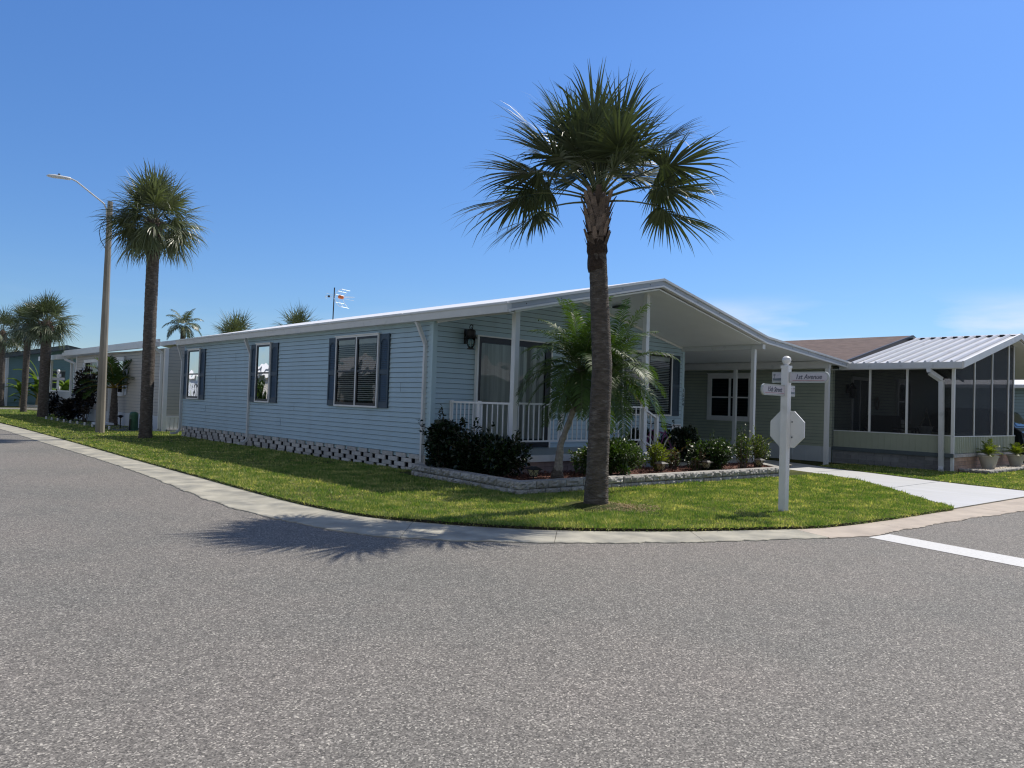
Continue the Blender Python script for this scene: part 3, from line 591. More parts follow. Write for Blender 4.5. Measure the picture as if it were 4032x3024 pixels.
def trunk_mesh(b, pts, rad, n=20, ring=.09, amp=.05, rough=.02):
    "ringed palm trunk, noise displaced"
    pts = [Vector(p) for p in pts]; tot = sum((pts[i+1]-pts[i]).length for i in range(len(pts)-1)); k = int(tot/.035); vs = []
    rv = [1+random.uniform(-rough, rough) for _ in range(n)]
    for i in range(k+1):
        s_ = i/k*(len(pts)-1); j = min(int(s_), len(pts)-2); t_ = s_-j; p = pts[j].lerp(pts[j+1], t_); rr = rad[j]+(rad[j+1]-rad[j])*t_
        ph = (i*.035 % ring)/ring; q = rr*(1+amp*(ph-.5)*random.uniform(.4, 1.3))
        for a in range(n):
            rv[a] = 1+(rv[a]-1)*.8+random.uniform(-rough, rough)*.5
            vs.append((p.x+q*rv[a]*math.cos(a*2*math.pi/n), p.y+q*rv[a]*math.sin(a*2*math.pi/n), p.z+random.uniform(-.006, .006)))
    b.add(vs, [(i*n+a, i*n+(a+1) % n, (i+1)*n+(a+1) % n, (i+1)*n+a) for i in range(k) for a in range(n)]); return b
def sabal(name, label, base, lean, h, r0, r1, fronds, pl, bl, group, nseg=40, bootz=.8, droop=.5, emin=-35, emax=85, leafmt='fan', trunkpts=None, seed=1, cr=1.0, custom=None, fold0=.34, fold1=-.95):
    random.seed(seed); t = thing(name, label, 'palm tree', base, group)
    b = MB(); x, y, z = base; top = (x+lean[0], y+lean[1], z+h)
    P_ = trunkpts or [base, (x+lean[0]*.2, y+lean[1]*.2, z+h*.12), (x+lean[0]*.5, y+lean[1]*.5, z+h*.5), top]
    trunk_mesh(b, P_, [r0*1.12, r0, (r0+r1)/2, r1]); b.build('trunk', 'bark', t, smooth=True)
    c = (top[0], top[1], top[2]+bootz*.75); b = MB()
    b.lathe(top, [(r1*.98, -.05), (r1*1.2, bootz*.25), (r1*1.38, bootz*.6), (r1*.95, bootz*.95), (r1*.4, bootz*1.15)], 14)
    k = 60
    for i in range(k):
        a = i*2.399; zz = top[2]-.12+(bootz+.02)*(i/k); rr = r1*(1.08+.42*(i/k)); o_ = Vector((math.cos(a), math.sin(a), 0)); s_ = Vector((-math.sin(a), math.cos(a), 0))
        p0 = Vector((top[0], top[1], zz))+o_*rr*.9; hh = random.uniform(.13, .24); out_ = random.uniform(.02, .075)+.05*(i/k); w = random.uniform(.035, .06)
        b.add([p0-s_*w, p0+s_*w, p0+s_*w*.55+o_*out_+Vector((0, 0, hh)), p0-s_*w*.55+o_*out_+Vector((0, 0, hh)), p0+o_*.03-s_*w*.2+Vector((0, 0, hh*.5)), p0+o_*.03+s_*w*.2+Vector((0, 0, hh*.5))], [(0, 1, 5, 4), (4, 5, 2, 3), (0, 4, 3), (1, 2, 5)])
    b.build('leaf_boots', 'boot', t)
    b = MB(); trunk_mesh(b, [(top[0]+(base[0]-top[0])*.1, top[1]+(base[1]-top[1])*.1, top[2]-.42*min(1, h/3.5)), top, (top[0], top[1], top[2]+.12)], [r1*1.06, r1*1.18, r1*1.2], n=20, ring=.045, amp=.22, rough=.10); b.build('fibre_collar', 'collar', t)
    V = []; F = []; pets = []
    if custom: items = custom
    else:
        items = []
        for i in range(fronds):
            q = i/(fronds-1); el_ = emax+(emin-emax)*(q**.95); items.append((i*137.5+random.uniform(-12, 12), el_+random.uniform(-8, 8), 1, 1))
    for (azd, eld, pm, bm_) in items:
        q = max(0, min(1, (emax-eld)/(emax-emin)))
        fan_frond(V, F, (c[0], c[1], c[2]+.12*(1-q)), R(azd), R(eld), pl*pm*random.uniform(.9, 1.1), bl*bm_*random.uniform(.92, 1.08), droop*random.uniform(.75, 1.25)*(.55+.75*q), nseg, roll=random.uniform(-.6, .6), bend=.22+.34*q, pet=pets, fold=fold0+(fold1-fold0)*q)
    npmesh('fronds', np.array(V), np.array(F), leafmt, t)
    b = MB()
    for p in pets: b.tube(p, [.022, .018, .015, .013, .012, .011, .010, .009], 5)
    b.build('petioles', 'petiole', t)
    return t
def feather(V, F, rach, base, az, elev, ln_, bend=1.6, nl=34, ll=.24, w=.009, droop=.5, vee=.35, start=.18, sparse=0):
    d = np.array([math.cos(az)*math.cos(elev), math.sin(az)*math.cos(elev), math.sin(elev)]); up = np.array([0, 0, 1.])
    p = np.array(base, float); k = 16; pts = [p.copy()]; ds = [d.copy()]
    for i in range(k):
        p = p+d*ln_/k; d = nrm(d-up*bend/k*(.4+1.2*i/k)); pts.append(p.copy()); ds.append(d.copy())
    rach.append([tuple(q) for q in pts[::2]]+[tuple(pts[-1])] if k % 2 else [tuple(q) for q in pts[::2]])
    for i in range(nl):
        t = start+(1-start)*i/(nl-1); s_ = t*k; j = min(int(s_), k-1); q = s_-j; pp = pts[j]*(1-q)+pts[j+1]*q; dd = nrm(ds[j]*(1-q)+ds[j+1]*q)
        sd = nrm(np.cross(dd, up+np.array([1e-4, 0, 0]))); no_ = np.cross(sd, dd); l_ = ll*math.sin(math.pi*(.18+.74*t))**.7
        for sg in (-1, 1):
            if sparse and random.random() < sparse: continue
            v = nrm(dd*random.uniform(.45, .75)+sd*sg*.9+no_*vee*random.uniform(.3, 1.2)); a2 = nrm(np.cross(v, no_)); b0 = len(V); pos = pp.copy(); L2 = l_*random.uniform(.85, 1.12)
            for m_, ww in ((0, .35), (.45, 1), (.8, .7), (1, .08)):
                V.append(pos-a2*w*ww); V.append(pos+a2*w*ww); pos = pos+v*L2*.34; v = nrm(v-up*droop*random.uniform(.3, .9))
            for j2 in range(3): F.append((b0+2*j2, b0+2*j2+1, b0+2*j2+3, b0+2*j2+2))

# ================================================================== the blue house
H = thing('mobile_home', 'pale blue single-storey mobile home with white gable porch roof on the street corner', 'house', (8.545, 11.75, .07))
frL = FR((8.545, 0), (0, 1), (-1, 0)); frF = FR((0, 11.75), (1, 0), (0, -1)); frR = FR((16.5, 0), (0, 1), (1, 0))
XR, ZR = 12.45, 3.79           # ridge underside
zroof = lambda x: ZR-.221*(XR-x) if x < XR else ZR-.203*(x-XR)
siding('siding_wall', frL, 11.80, 24.95, .372, 2.93, 'blue', H)
siding('siding_wall', frR, 11.80, 24.95, .372, 2.93, 'blue', H)
siding('gable_wall', frF, 8.60, 16.45, .372, 3.80, 'blue', H, top=lambda z: (8.60, 16.45) if z < 2.93 else (max(8.6, XR-(ZR-z)/.221), min(16.45, XR+(ZR-z)/.203)))
for q in ((8.535, 8.64, 11.735, 11.86, .30, 2.93), (16.43, 16.52, 11.735, 11.86, .30, 2.97)): MB().box(*q).build('corner_trim', 'bluetrim', H)
MB().box(8.56, 16.48, 11.80, 24.93, .30, 2.9).build('wall_core', 'bluetrim', H)
# open-pattern block foundation
b = blockwall(frL, 11.85, 24.9, .02, 4, .088, .46, .02, gap=.125, rnd=.005, jit=.07); b.build('block_foundation', 'blockw', H)
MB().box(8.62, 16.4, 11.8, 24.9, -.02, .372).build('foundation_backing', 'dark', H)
# windows of the long wall
for y, z in ((17.30, 1.06), (22.3, 1.75), (20.9, 2.33), (12.75, 1.55), (18.0, .66), (23.0, .86)): MB().box(8.528, 8.531, y, y+.006, z, z+.19).build('siding_seam', 'lap_shade_seam', H)
shn = [(24.50, 24.83), (23.18, 23.50)]
window(H, frL, 23.50, 24.50, 1.225, 2.75)
window(H, frL, 18.62, 19.47, 1.225, 2.74)
window(H, frL, 13.54, 15.29, 1.222, 2.745, cols=2)
for a in ((24.50, 24.86), (23.13, 23.50), (19.48, 19.83), (18.25, 18.61), (15.30, 15.64), (13.18, 13.53)): shutter(H, frL, a[0], a[1], 1.225, 2.735)
window(H, frF, 14.02, 15.94, 1.212, 2.755, cols=2)
for a in ((13.67, 14.01), (15.95, 16.29)): shutter(H, frF, a[0], a[1], 1.215, 2.745)
# sliding door with vertical blinds
b = MB(); b.box(9.57, 9.61, .005, .085, .48, 2.70, fr=frF).box(11.62, 11.66, .005, .085, .48, 2.70, fr=frF).box(9.55, 11.68, .005, .10, 2.70, 2.725, fr=frF)
dr = b.build('door_frame', 'white', H)
b = MB(); b.box(9.61, 11.62, .008, .07, 2.59, 2.70, fr=frF).box(9.61, 11.62, .008, .07, .50, .66, fr=frF)
for a in (9.61, 10.58, 11.47): b.box(a, a+(.075 if a < 11 else .145), .008, .068, .66, 2.59, fr=frF)
b.build('sash', 'black', dr)
MB().add([frF(9.68, .05, .66), frF(11.55, .05, .66), frF(11.55, .05, 2.59), frF(9.68, .05, 2.59)], [(0, 1, 2, 3)]).build('pane', 'glass', dr)
MB().add([frF(9.62, .010, .5), frF(11.6, .010, .5), frF(11.6, .010, 2.69), frF(9.62, .010, 2.69)], [(0, 1, 2, 3)]).build('dark_backing', 'dark', dr)  # dark sheet behind the blind in place of the unlit room
b = MB(); x = 9.70
while x < 11.5:
    j = random.uniform(-.006, .006); b.add([frF(x, .016+j, .68), frF(x+.086, .040+j, .68), frF(x+.086, .040+j, 2.58), frF(x, .016+j, 2.58)], [(0, 1, 2, 3)]); x += .096
b.build('blind', 'drape', dr)
# roof: two slopes, coated metal
def slope(x0, z0, x1, z1, y0, y1, th): # slab following a slope, given top line
    return MB().prism([(x0, z0), (x1, z1), (x1, z1-th), (x0, z0-th)], y0, y1, 'y')
def yp(b, pts, y0, y1): return b.prism(pts, y0, y1, 'y')
b = MB(); yp(b, [(8.40, 3.085), (XR, 3.985), (16.5, 3.155), (16.5, 3.04), (XR, 3.86), (8.40, 2.97)], 12.55, 25.05)
b.build('roof', 'roofw', H)
b = MB(); yp(b, [(8.385, 3.09), (XR, 3.99), (16.5, 3.16), (16.5, 3.05), (XR, 3.87), (8.385, 2.98)], 9.47, 12.545); b.build('porch_roof', 'roofw', H)
b = MB(); b.box(8.375, 8.399, 12.6, 25.06, 3.0, 3.088); b.build('roof_edge', 'roofedge', H)
b = MB()
yp(b, [(8.58, 2.955), (XR, 3.80), (16.45, 2.995), (16.45, 2.965), (XR, 3.77), (8.58, 2.92)], 9.5, 11.74); b.build('porch_ceiling', 'soffit', H)
b = MB(); b.box(8.40, 8.55, 9.5, 25.04, 2.90, 2.925); b.build('eave_soffit', 'soffit', H)
# white frieze where ceiling meets the gable wall
b = MB()
for (xa, xb) in ((8.6, XR), (XR, 16.42)): b.bar((xa, 11.715, zroof(xa)-.05), (xb, 11.715, zroof(xb)-.05), .03, .045)
b.build('frieze', 'white', H)
# gutter along the long eave
b = MB(); b.prism([(8.40, 2.895), (8.315, 2.895), (8.30, 3.01), (8.285, 3.035), (8.285, 3.062), (8.30, 3.062), (8.30, 3.04), (8.40, 3.04)], 9.40, 25.12, 'y')
b.build('gutter', 'gutter', H)
for y in (12.9, 14.6, 17.9, 21.6): MB().box(8.30, 8.41, y, y+.012, 3.04, 3.064).build('gutter_strap', 'gutter', H)
# gable fascia: drip edge, face, lower lip
def fascia(parent, P, y, name='fascia', mt='fascia_shade', lipmt='white', h=.19):
    b = MB(); c = MB()
    up_ = [(p[0], p[1]) for p in P]; dn = [(p[0], p[1]-h) for p in P]
    for (p, q) in zip(P[:-1], P[1:]):
        b.prism([(p[0], p[1]-.045), (q[0], q[1]-.045), (q[0], q[1]-h+.04), (p[0], p[1]-h+.04)], y, y+.05, 'y')
        c.prism([(p[0], p[1]+.004), (q[0], q[1]+.004), (q[0], q[1]-.042), (p[0], p[1]-.042)], y-.035, y+.08, 'y')
        c.prism([(p[0], p[1]-h+.037), (q[0], q[1]-h+.037), (q[0], q[1]-h), (p[0], p[1]-h)], y-.02, y+.07, 'y')
    o = b.build(name, mt, parent); c.build('drip_edge', lipmt, parent); return o
FP = [(8.33, 3.075), (XR, 3.99), (16.47, 3.16), (18.9, 2.965), (20.85, 2.81)]
fascia(H, FP, 9.41, h=.17)
for i in range(4):
    (xa, za), (xb, zb) = FP[i], FP[i+1]; k = max(2, int((xb-xa)/.75))
    for q in range(k): t_ = (q+.5)/k; x, z = xa+(xb-xa)*t_, za+(zb-za)*t_-.085; MB().box(x-.008, x+.008, 9.404, 9.412, z-.008, z+.008).build('screw', 'black', H)
MB().box(13.0, 13.25, 10.9, 11.2, 3.585, 3.625).build('ceiling_vent', 'black', H)
# carport roof on the far side
b = MB(); yp(b, [(16.5, 3.15), (18.9, 2.955), (20.80, 2.80), (20.80, 2.73), (18.9, 2.875), (16.5, 3.06)], 9.47, 24.0)
b.build('carport_roof', 'soffit', H)
MB().box(16.38, 16.50, 9.46, 11.78, 2.865, 2.975).build('carport_beam', 'gutter', H); MB().box(19.80, 19.92, 9.50, 23.8, 2.60, 2.79).build('carport_beam', 'gutter', H)
# posts
def post(x, y, z0, z1, w=.1, mt='trim'):
    b = MB(); b.box(x-w/2, x+w/2, y-w/2, y+w/2, z0, z1); b.box(x-w/2-.008, x+w/2+.008, y-w/2-.008, y+w/2+.008, z0, z0+.04)
    return b.build('post', mt, H)
post(9.0, 9.94, .485, 3.02); post(12.62, 9.94, .485, 3.76); post(16.44, 9.72, .05, 2.87, .09)
post(19.86, 9.56, .02, 2.62, .10); post(19.86, 12.32, .02, 2.62, .09); post(19.86, 16.8, .02, 2.62, .09)
# porch slab, skirt and steps
MB().box(8.95, 12.72, 9.93, 11.74, .36, .485).build('porch_floor', 'slab', H)
MB().box(8.92, 12.75, 9.86, 9.929, .375, .489).build('slab_edge', 'white', H)
MB().box(8.895, 8.949, 9.93, 11.7, .375, .487).build('slab_edge', 'white', H)
frS = FR((0, 9.93), (1, 0), (0, -1))
blockwall(frS, 8.97, 12.7, .08, 3, .098, .40, .02).build('porch_skirt', 'pink', H)
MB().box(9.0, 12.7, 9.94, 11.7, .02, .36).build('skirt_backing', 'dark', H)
frS2 = FR((8.97, 0), (0, 1), (-1, 0)); blockwall(frS2, 9.93, 11.7, .08, 3, .098, .40, .02).build('porch_skirt', 'pink', H)
MB().box(12.76, 13.1, 9.95, 11.2, .02, .34).box(13.1, 13.42, 9.95, 11.2, .02, .19).build('porch_steps', 'slab', H)
def railing(P, Q, z0, z1, n, posts=()):
    b = MB(); P = Vector(P); Q = Vector(Q); b.bar(P+Vector((0, 0, z1)), Q+Vector((0, 0, z1)), .05, .035); b.bar(P+Vector((0, 0, z0)), Q+Vector((0, 0, z0)), .035, .03)
    for i in range(n): p = P.lerp(Q, (i+.5)/n); b.bar(p+Vector((0, 0, z0)), p+Vector((0, 0, z1-.01)), .017)
    for p in posts: b.box(p[0]-.027, p[0]+.027, p[1]-.027, p[1]+.027, p[2], p[3])
    return b.build('railing', 'white', H)
railing((9.0, 9.99, 0), (9.0, 10.86, 0), .74, 1.395, 6)
railing((9.0, 10.86, 0), (9.0, 11.72, 0), .74, 1.395, 7, [(9.0, 10.86, .485, 1.43), (9.0, 11.70, .485, 1.43)])
railing((9.06, 9.94, 0), (10.82, 9.94, 0), .74, 1.405, 13 if False else 14, [(10.20, 9.94, .485, 1.43)])
railing((10.82, 9.94, 0), (12.57, 9.94, 0), .74, 1.405, 13, [(11.35, 9.94, .485, 1.43)])
b = MB(); b.bar((12.66, 9.94, 1.36), (13.05, 9.94, 1.19), .05, .035).bar((12.66, 9.94, .72), (13.05, 9.94, .5), .035, .03).bar((12.86, 9.94, .6), (12.86, 9.94, 1.27), .021); b.box(13.02, 13.09, 9.905, 9.975, .10, 1.23); b.build('railing', 'white', H)
# downspouts
downspout(H, [(8.37, 19.93, 2.90), (8.37, 19.92, 2.86), (8.515, 19.90, 2.50), (8.515, 19.90, .23), (8.40, 19.90, .13), (8.28, 19.90, .12)])
downspout(H, [(8.37, 12.05, 2.90), (8.37, 12.03, 2.88), (8.505, 11.93, 2.47), (8.505, 11.93, .25)])
downspout(H, [(8.37, 25.03, 2.90), (8.37, 25.03, 2.86), (8.50, 25.0, 2.40), (8.50, 25.0, .25), (8.40, 25.0, .15), (8.22, 25.0, .13)])
# house number and name board
b = MB().box(16.46, 16.525, 11.725, 11.737, 1.46, 1.94).build('number_strip', 'bluetrim', H)
for i, ch in enumerate('1554'): text_mesh('house_number', ch, .125, 'black', b, lambda a, n, z, i=i: (16.478+a, 11.722-n, 1.865-.118*i+z))
b = MB().box(16.02, 16.40, 11.715, 11.73, .855, 1.005).build('name_plate', 'white', H)
text_mesh('lettering', 'DEREK & DEBORAH', .042, 'black', b, lambda a, n, z: (16.21+a, 11.713-n, .967+z), sx=.92)
text_mesh('lettering', 'SAMUELS', .07, 'black', b, lambda a, n, z: (16.21+a, 11.713-n, .905+z), sx=.9)

# wall lantern
t = thing('wall_lantern', 'black coach lantern with scroll and glass bowl on the porch wall beside the sliding door', 'lantern', (9.31, 11.70, 2.2))
b = MB(); c = (9.31, 11.54, 2.18); b.box(9.26, 9.36, 11.70, 11.735, 2.28, 2.62)
b.tube([(9.31, 11.70, 2.48), (9.31, 11.62, 2.50), (9.31, 11.54, 2.50)], .012, 6)
b.lathe(c, [(.012, .33), (.03, .34), (.13, .26), (.15, .235), (.11, .235), (.105, .39), (.09, .42), (.04, .44)], 8)
b.lathe(c, [(.10, .225), (.155, .225), (.125, .265), (.085, .36), (.06, .40), (.02, .41)], 8)
b.lathe(c, [(.03, -.035), (.085, -.03), (.09, -.01), (.05, 0), (.05, .015)], 8)
pt = [(9.31, 11.54+.055*math.cos(a), 2.66+.055*math.sin(a)) for a in [R(q) for q in range(-90, 231, 20)]]; b.tube(pt+[(9.31, 11.54-.01, 2.655)], .010, 6)
for k in range(6):
    a = k*math.pi/3; b.tube([(c[0]+rr*math.cos(a), c[1]+rr*math.sin(a), c[2]+z) for rr, z in ((.045, 0), (.085, .06), (.105, .14), (.098, .225))], .005, 4)
b.build('frame', 'iron', t)
MB().lathe(c, [(.04, 0), (.08, .06), (.10, .14), (.093, .222)], 12).build('glass_bowl', 'lanternglass', t, smooth=True)
MB().tube([(9.31, 11.54, 2.2), (9.31, 11.54, 2.33)], .012, 6).build('candle_tube', 'white', t); t.scale = (.84, .84, .84); t.location.z = 2.46

# roof antenna
t = thing('tv_antenna', 'white wire television antenna with orange centre on a dark mast above the roof', 'antenna', (11.5, 20.98, 3.75))
MB().tube([(11.5, 20.98, 3.72), (11.515, 20.98, 4.745)], .018, 8).build('mast', 'iron', t)
b = MB(); ax_ = (11.51, 20.95, 4.46)
cr_ = Vector((.743, -.669, 0)); U = Vector((0, 0, 1)); A0 = Vector(ax_)
dp = Vector((.669, .743, 0))
def P2(a, z, d=0): return A0+cr_*a+U*z+dp*d
for dd in (-.0, .11, .22):
    b.tube([P2(.0+dd, .02, dd), P2(.06+dd, .14, dd), P2(.16+dd, .235, dd), P2(.26+dd*.6, .25, dd)], .006, 4)
    b.tube([P2(-.02+dd, -.03, dd), P2(.05+dd, -.17, dd), P2(.13+dd, -.27, dd), P2(.22+dd*.6, -.30, dd)], .007, 4)
for a, z in ((.03, .08), (.10, .18), (.20, .242), (.05, -.16), (.18, -.29)): b.tube([P2(a, z), P2(a+.22, z-.02, .22)], .004, 4)
b.tube([P2(-.22, .05), P2(-.28, 0), P2(-.24, -.07)], .007, 4); b.tube([P2(-.24, .10), P2(-.06, .06), P2(-.12, -.10)], .006, 4); b.tube([P2(-.28, .0), P2(.55, .0, .1)], .006, 4); b.tube([P2(.25, .03), P2(.6, .02, .1)], .004, 4); b.tube([P2(.3, -.05), P2(.58, -.09, .1)], .004, 4)
b.build('elements', 'alu', t)
MB().tube([P2(.11, .01), P2(.14, .01), P2(.26, -.02), P2(.28, -.02)], [.03, .055, .05, .02], 8).build('housing', 'orange', t)
MB().tube([P2(-.20, .01), P2(-.14, .01)], .035, 6).build('bracket', 'iron', t)

# ------------------------------------------------------------------ planter wall, mulch, path lights
t = thing('planter_wall', 'low rough-faced grey block retaining wall round the front flower bed', 'garden wall', (7.8, 8.4, 0))
def course(P, Q, z0, h, th, L_=.31, off=0, name='block_course'):
    P = np.array(P, float); Q = np.array(Q, float); ln_ = np.linalg.norm(Q-P); d = (Q-P)/ln_; nn = np.array([d[1], -d[0]]); b = MB(); a = -off
    while a < ln_:
        l_ = L_*random.uniform(.62, 1.25); s0 = max(a, 0); s1 = min(a+l_-.013, ln_)
        if s1-s0 > .03:
            k = 9; hh = 5; vs = []; fs = []
            for i in range(k):
                for j in range(hh):
                    s_ = s0+(s1-s0)*i/(k-1); zz = z0+.004+(h-.008)*j/(hh-1); edge = i in (0, k-1) or j in (0, hh-1)
                    o_ = (0 if edge else random.uniform(.002, .036))
                    p = P+d*s_+nn*o_; vs.append((p[0], p[1], zz))
            fs = [(i*hh+j, (i+1)*hh+j, (i+1)*hh+j+1, i*hh+j+1) for i in range(k-1) for j in range(hh-1)]
            e0 = len(vs); q0, q1 = P+d*s0-nn*th, P+d*s1-nn*th
            vs += [(q0[0], q0[1], z0+h-.003), (q1[0], q1[1], z0+h-.003), (q0[0], q0[1], z0), (q1[0], q1[1], z0)]
            fs += [tuple([i*hh+hh-1 for i in range(k)]+[e0+1, e0]), tuple([j for j in range(hh)]+[e0, e0+2]), tuple([(k-1)*hh+j for j in range(hh)][::-1]+[e0+3, e0+1]), (e0, e0+1, e0+3, e0+2)]
            b.add(vs, fs)
        a += l_
    return b.build(name, 'block', t)
A_, B_, C_ = (8.10, 11.66), (7.77, 8.41), (15.35, 8.18)
course(A_, B_, .125, .115, .2); course(A_, B_, .0, .122, .17, off=.12)
course(B_, C_, .125, .115, .2); course(B_, C_, .0, .122, .17, off=.12)
course(C_, (16.6, 9.6), .10, .115, .2); course(C_, (16.6, 9.6), -.02, .117, .18)
bm = [(8.1, 8.55), (15.25, 8.33), (16.3, 9.6), (16.0, 9.86), (8.95, 9.86), (8.95, 11.7), (8.28, 11.7)]
sheet('mulch_bed', [(8.0, 8.6), (15.2, 8.4), (15.45, 8.55), (16.45, 9.7), (16.4, 9.88), (13.45, 9.88), (8.92, 9.86), (8.9, 11.7), (8.3, 11.7)], 'mulch', lambda x, y: .175, None)
sheet('garden_path', [(13.45, 9.9), (16.42, 9.9), (16.42, 11.72), (13.45, 11.72)], 'concrete', lambda x, y: .13, None)
n = 14000; P = np.column_stack([rng.uniform(7.9, 16.4, n), rng.uniform(8.35, 11.7, n)]); P = P[inpoly(P, [(8.0, 8.6), (15.2, 8.4), (16.4, 9.7), (16.4, 9.86), (8.92, 9.84), (8.9, 11.7), (8.3, 11.7)])]; n = len(P)
C = np.column_stack([P, .185+rng.uniform(0, .02, n)]); d = rng.normal(0, 1, (n, 3)); d[:, 2] *= .25; nn_ = rng.normal(0, .4, (n, 3)); nn_[:, 2] += 1
V, F = leaves(C, d, nn_, rng.uniform(.03, .07, n), rng.uniform(.006, .013, n))
tag(npmesh('mulch_chips', V, F, 'mulch'), 'red wood mulch chips in the flower bed', 'mulch', kind='stuff')
def path_light(loc, label, hh=.25, s=1.35):
    t = thing('path_light', label, 'garden light', loc, 'lantern lights in the flower bed'); x, y, z = loc
    MB().tube([(x, y, z-.04), (x, y, z+hh*.35)], .010*s, 6).build('stake', 'iron', t)
    z1 = z+hh*.35; b = MB(); w0, w1 = .032*s, .055*s; h = hh*.42
    for i in range(4):
        a = math.pi/4+i*math.pi/2; b.bar((x+w0*1.41*math.cos(a), y+w0*1.41*math.sin(a), z1), (x+w1*1.41*math.cos(a), y+w1*1.41*math.sin(a), z1+h), .007)
        a2 = a+math.pi/2
        p = lambda q, w, zz: (x+w*1.41*math.cos(q), y+w*1.41*math.sin(q), zz)
        b.bar(p(a, w0, z1), p(a2, w1, z1+h), .005); b.bar(p(a2, w0, z1), p(a, w1, z1+h), .005)
    b.lathe((x, y, z1), [(w0*1.3, -.012), (w0*1.45, 0)], 4, rot=math.pi/4)
    b.build('cage', 'iron', t)
    MB().lathe((x, y, z1), [(w0*1.2, .001), (w1*1.25, h-.002)], 4, rot=math.pi/4).build('lamp_glass', mat_lamp, t)
    MB().lathe((x, y, z1+h), [(w1*1.9, 0), (w1*1.95, .008), (w1*.75, .038), (w1*.7, .048)], 4, rot=math.pi/4).build('roof_cap', 'iron', t)
mat_lamp = mat('frosted_lantern_pane', (.55, .50, .36), .5, transl=.4)
path_light((8.42, 8.78, .18), 'small black caged path light in front of the feather palm, near the planter corner')
path_light((11.62, 8.72, .18), 'small caged path light in front of the lime green shrub')
path_light((12.93, 8.62, .18), 'small caged path light left of the rounder green bush, middle of the right-hand bed')
path_light((14.72, 8.52, .18), 'small caged path light below the two tall thin shrubs')
path_light((16.75, 9.0, .05), 'caged path light just behind the street sign post beside the driveway', .16)

# ------------------------------------------------------------------ shrubs in the bed
bush('shrub', 'dark glossy leggy shrub against the blue house corner, tallest of the porch hedge', 'shrub', (8.36, 11.05, .66), (.42, .52, .54), 'darkleaf', 3600, .085, .027, 12)
bush('shrub', 'dark glossy shrub in front of the white porch railing', 'shrub', (8.42, 10.25, .55), (.46, .68, .43), 'darkleaf', 4600, .08, .025, 12)
bush('shrub', 'dark shrub with sprays reaching over the slab edge beside the left porch post', 'shrub', (8.50, 9.58, .52), (.46, .44, .38), 'darkleaf', 3000, .075, .024, 12, second=('midleaf', .12), lumps=11)
bush('shrub', 'dense glossy green rounded bush just right of the big palm trunk', 'shrub', (10.5, 9.0, .50), (.92, .50, .39), 'midleaf', 9500, .055, .019, 12, lumps=13, shell=.45)
bush('shrub', 'lime green upright little bush behind a path light', 'shrub', (12.05, 9.12, .47), (.33, .28, .33), 'yleaf', 1700, .045, .014, 10, lumps=9, lumpr=.4)
bush('shrub', 'thin bronze and green shrub right of the lime green one', 'shrub', (12.72, 9.25, .42), (.22, .22, .24), 'rleaf', 520, .045, .014, 12, second=('midleaf', .4), lumps=9, lumpr=.35)
bush('shrub', 'sparse low rose-like shrub over the bare mulch', 'shrub', (12.85, 8.78, .34), (.22, .2, .16), 'rleaf', 330, .04, .013, 12, second=('midleaf', .5), lumps=8, lumpr=.4)
bush('shrub', 'large dark bush against the blue wall behind the bicycle', 'shrub', (15.45, 11.05, .52), (.66, .50, .52), 'darkleaf', 4200, .075, .024, 10, lumps=11, base=.13)
bush('shrub', 'dark foliage behind the bicycle handlebar beside the porch', 'shrub', (14.5, 11.45, .55), (.55, .25, .42), 'darkleaf', 2200, .075, .024, 8, lumps=9, base=.13)
bush('shrub', 'rounded dark green bush in the middle of the right-hand bed', 'shrub', (13.45, 8.88, .48), (.60, .50, .37), 'midleaf', 6800, .05, .017, 12, lumps=12, second=('darkleaf', .4))
bush('shrub', 'tall thin open shrub in front of the first carport post', 'shrub', (14.5, 8.78, .60), (.28, .26, .44), 'midleaf', 1150, .045, .014, 16, second=('yleaf', .25), lumps=14, lumpr=.34)
bush('shrub', 'tall yellow-green shrub left of the octagonal sign', 'shrub', (15.22, 8.85, .58), (.34, .32, .44), 'yleaf', 1700, .042, .013, 14, second=('midleaf', .5), lumps=13, lumpr=.38)
bush('shrub', 'tiny low sapling at the planter edge below the rounded bush', 'shrub', (10.35, 8.56, .30), (.16, .1, .11), 'midleaf', 190, .06, .02, 6, lumps=6)
# bicycle by the porch
t = thing('bicycle', 'bicycle with pale tyres leaning behind the porch steps', 'bicycle', (14.5, 11.0, .13), None)
def wheel(x, y, z, rr):
    b = MB(); b.tube([(x+rr*math.cos(a), y, z+rr*math.sin(a)) for a in [i*2*math.pi/28 for i in range(29)]], .016, 6, caps=False); w = b.build('wheel', 'bone', t)
    b = MB()
    for i in range(16): a = i*math.pi/8; b.tube([(x, y, z), (x+rr*math.cos(a), y, z+rr*math.sin(a))], .002, 3)
    b.tube([(x, y-.04, z), (x, y+.04, z)], .02, 6); b.build('spokes', 'alu', w)
wheel(13.98, 10.95, .45, .31); wheel(15.0, 10.95, .45, .31)
b = MB()
for p, q in (((13.98, .45), (14.2, .98)), ((14.17, .9), (14.72, .82)), ((14.15, .85), (14.5, .42)), ((14.5, .42), (14.75, .95)), ((14.5, .42), (15.0, .45)), ((14.72, .82), (15.0, .45))): b.tube([(p[0], 10.95, p[1]), (q[0], 10.95, q[1])], .014, 6)
b.build('frame', 'purple', t)
b = MB(); b.tube([(14.2, 10.95, .98), (14.2, 10.95, 1.03), (14.12, 10.75, 1.09), (14.28, 10.6, 1.06), (14.42, 10.58, 1.03)], .012, 6); b.tube([(14.2, 10.95, 1.03), (14.12, 11.15, 1.09), (14.28, 11.28, 1.06), (14.42, 11.3, 1.03)], .012, 6); b.build('handlebar', 'iron', t)
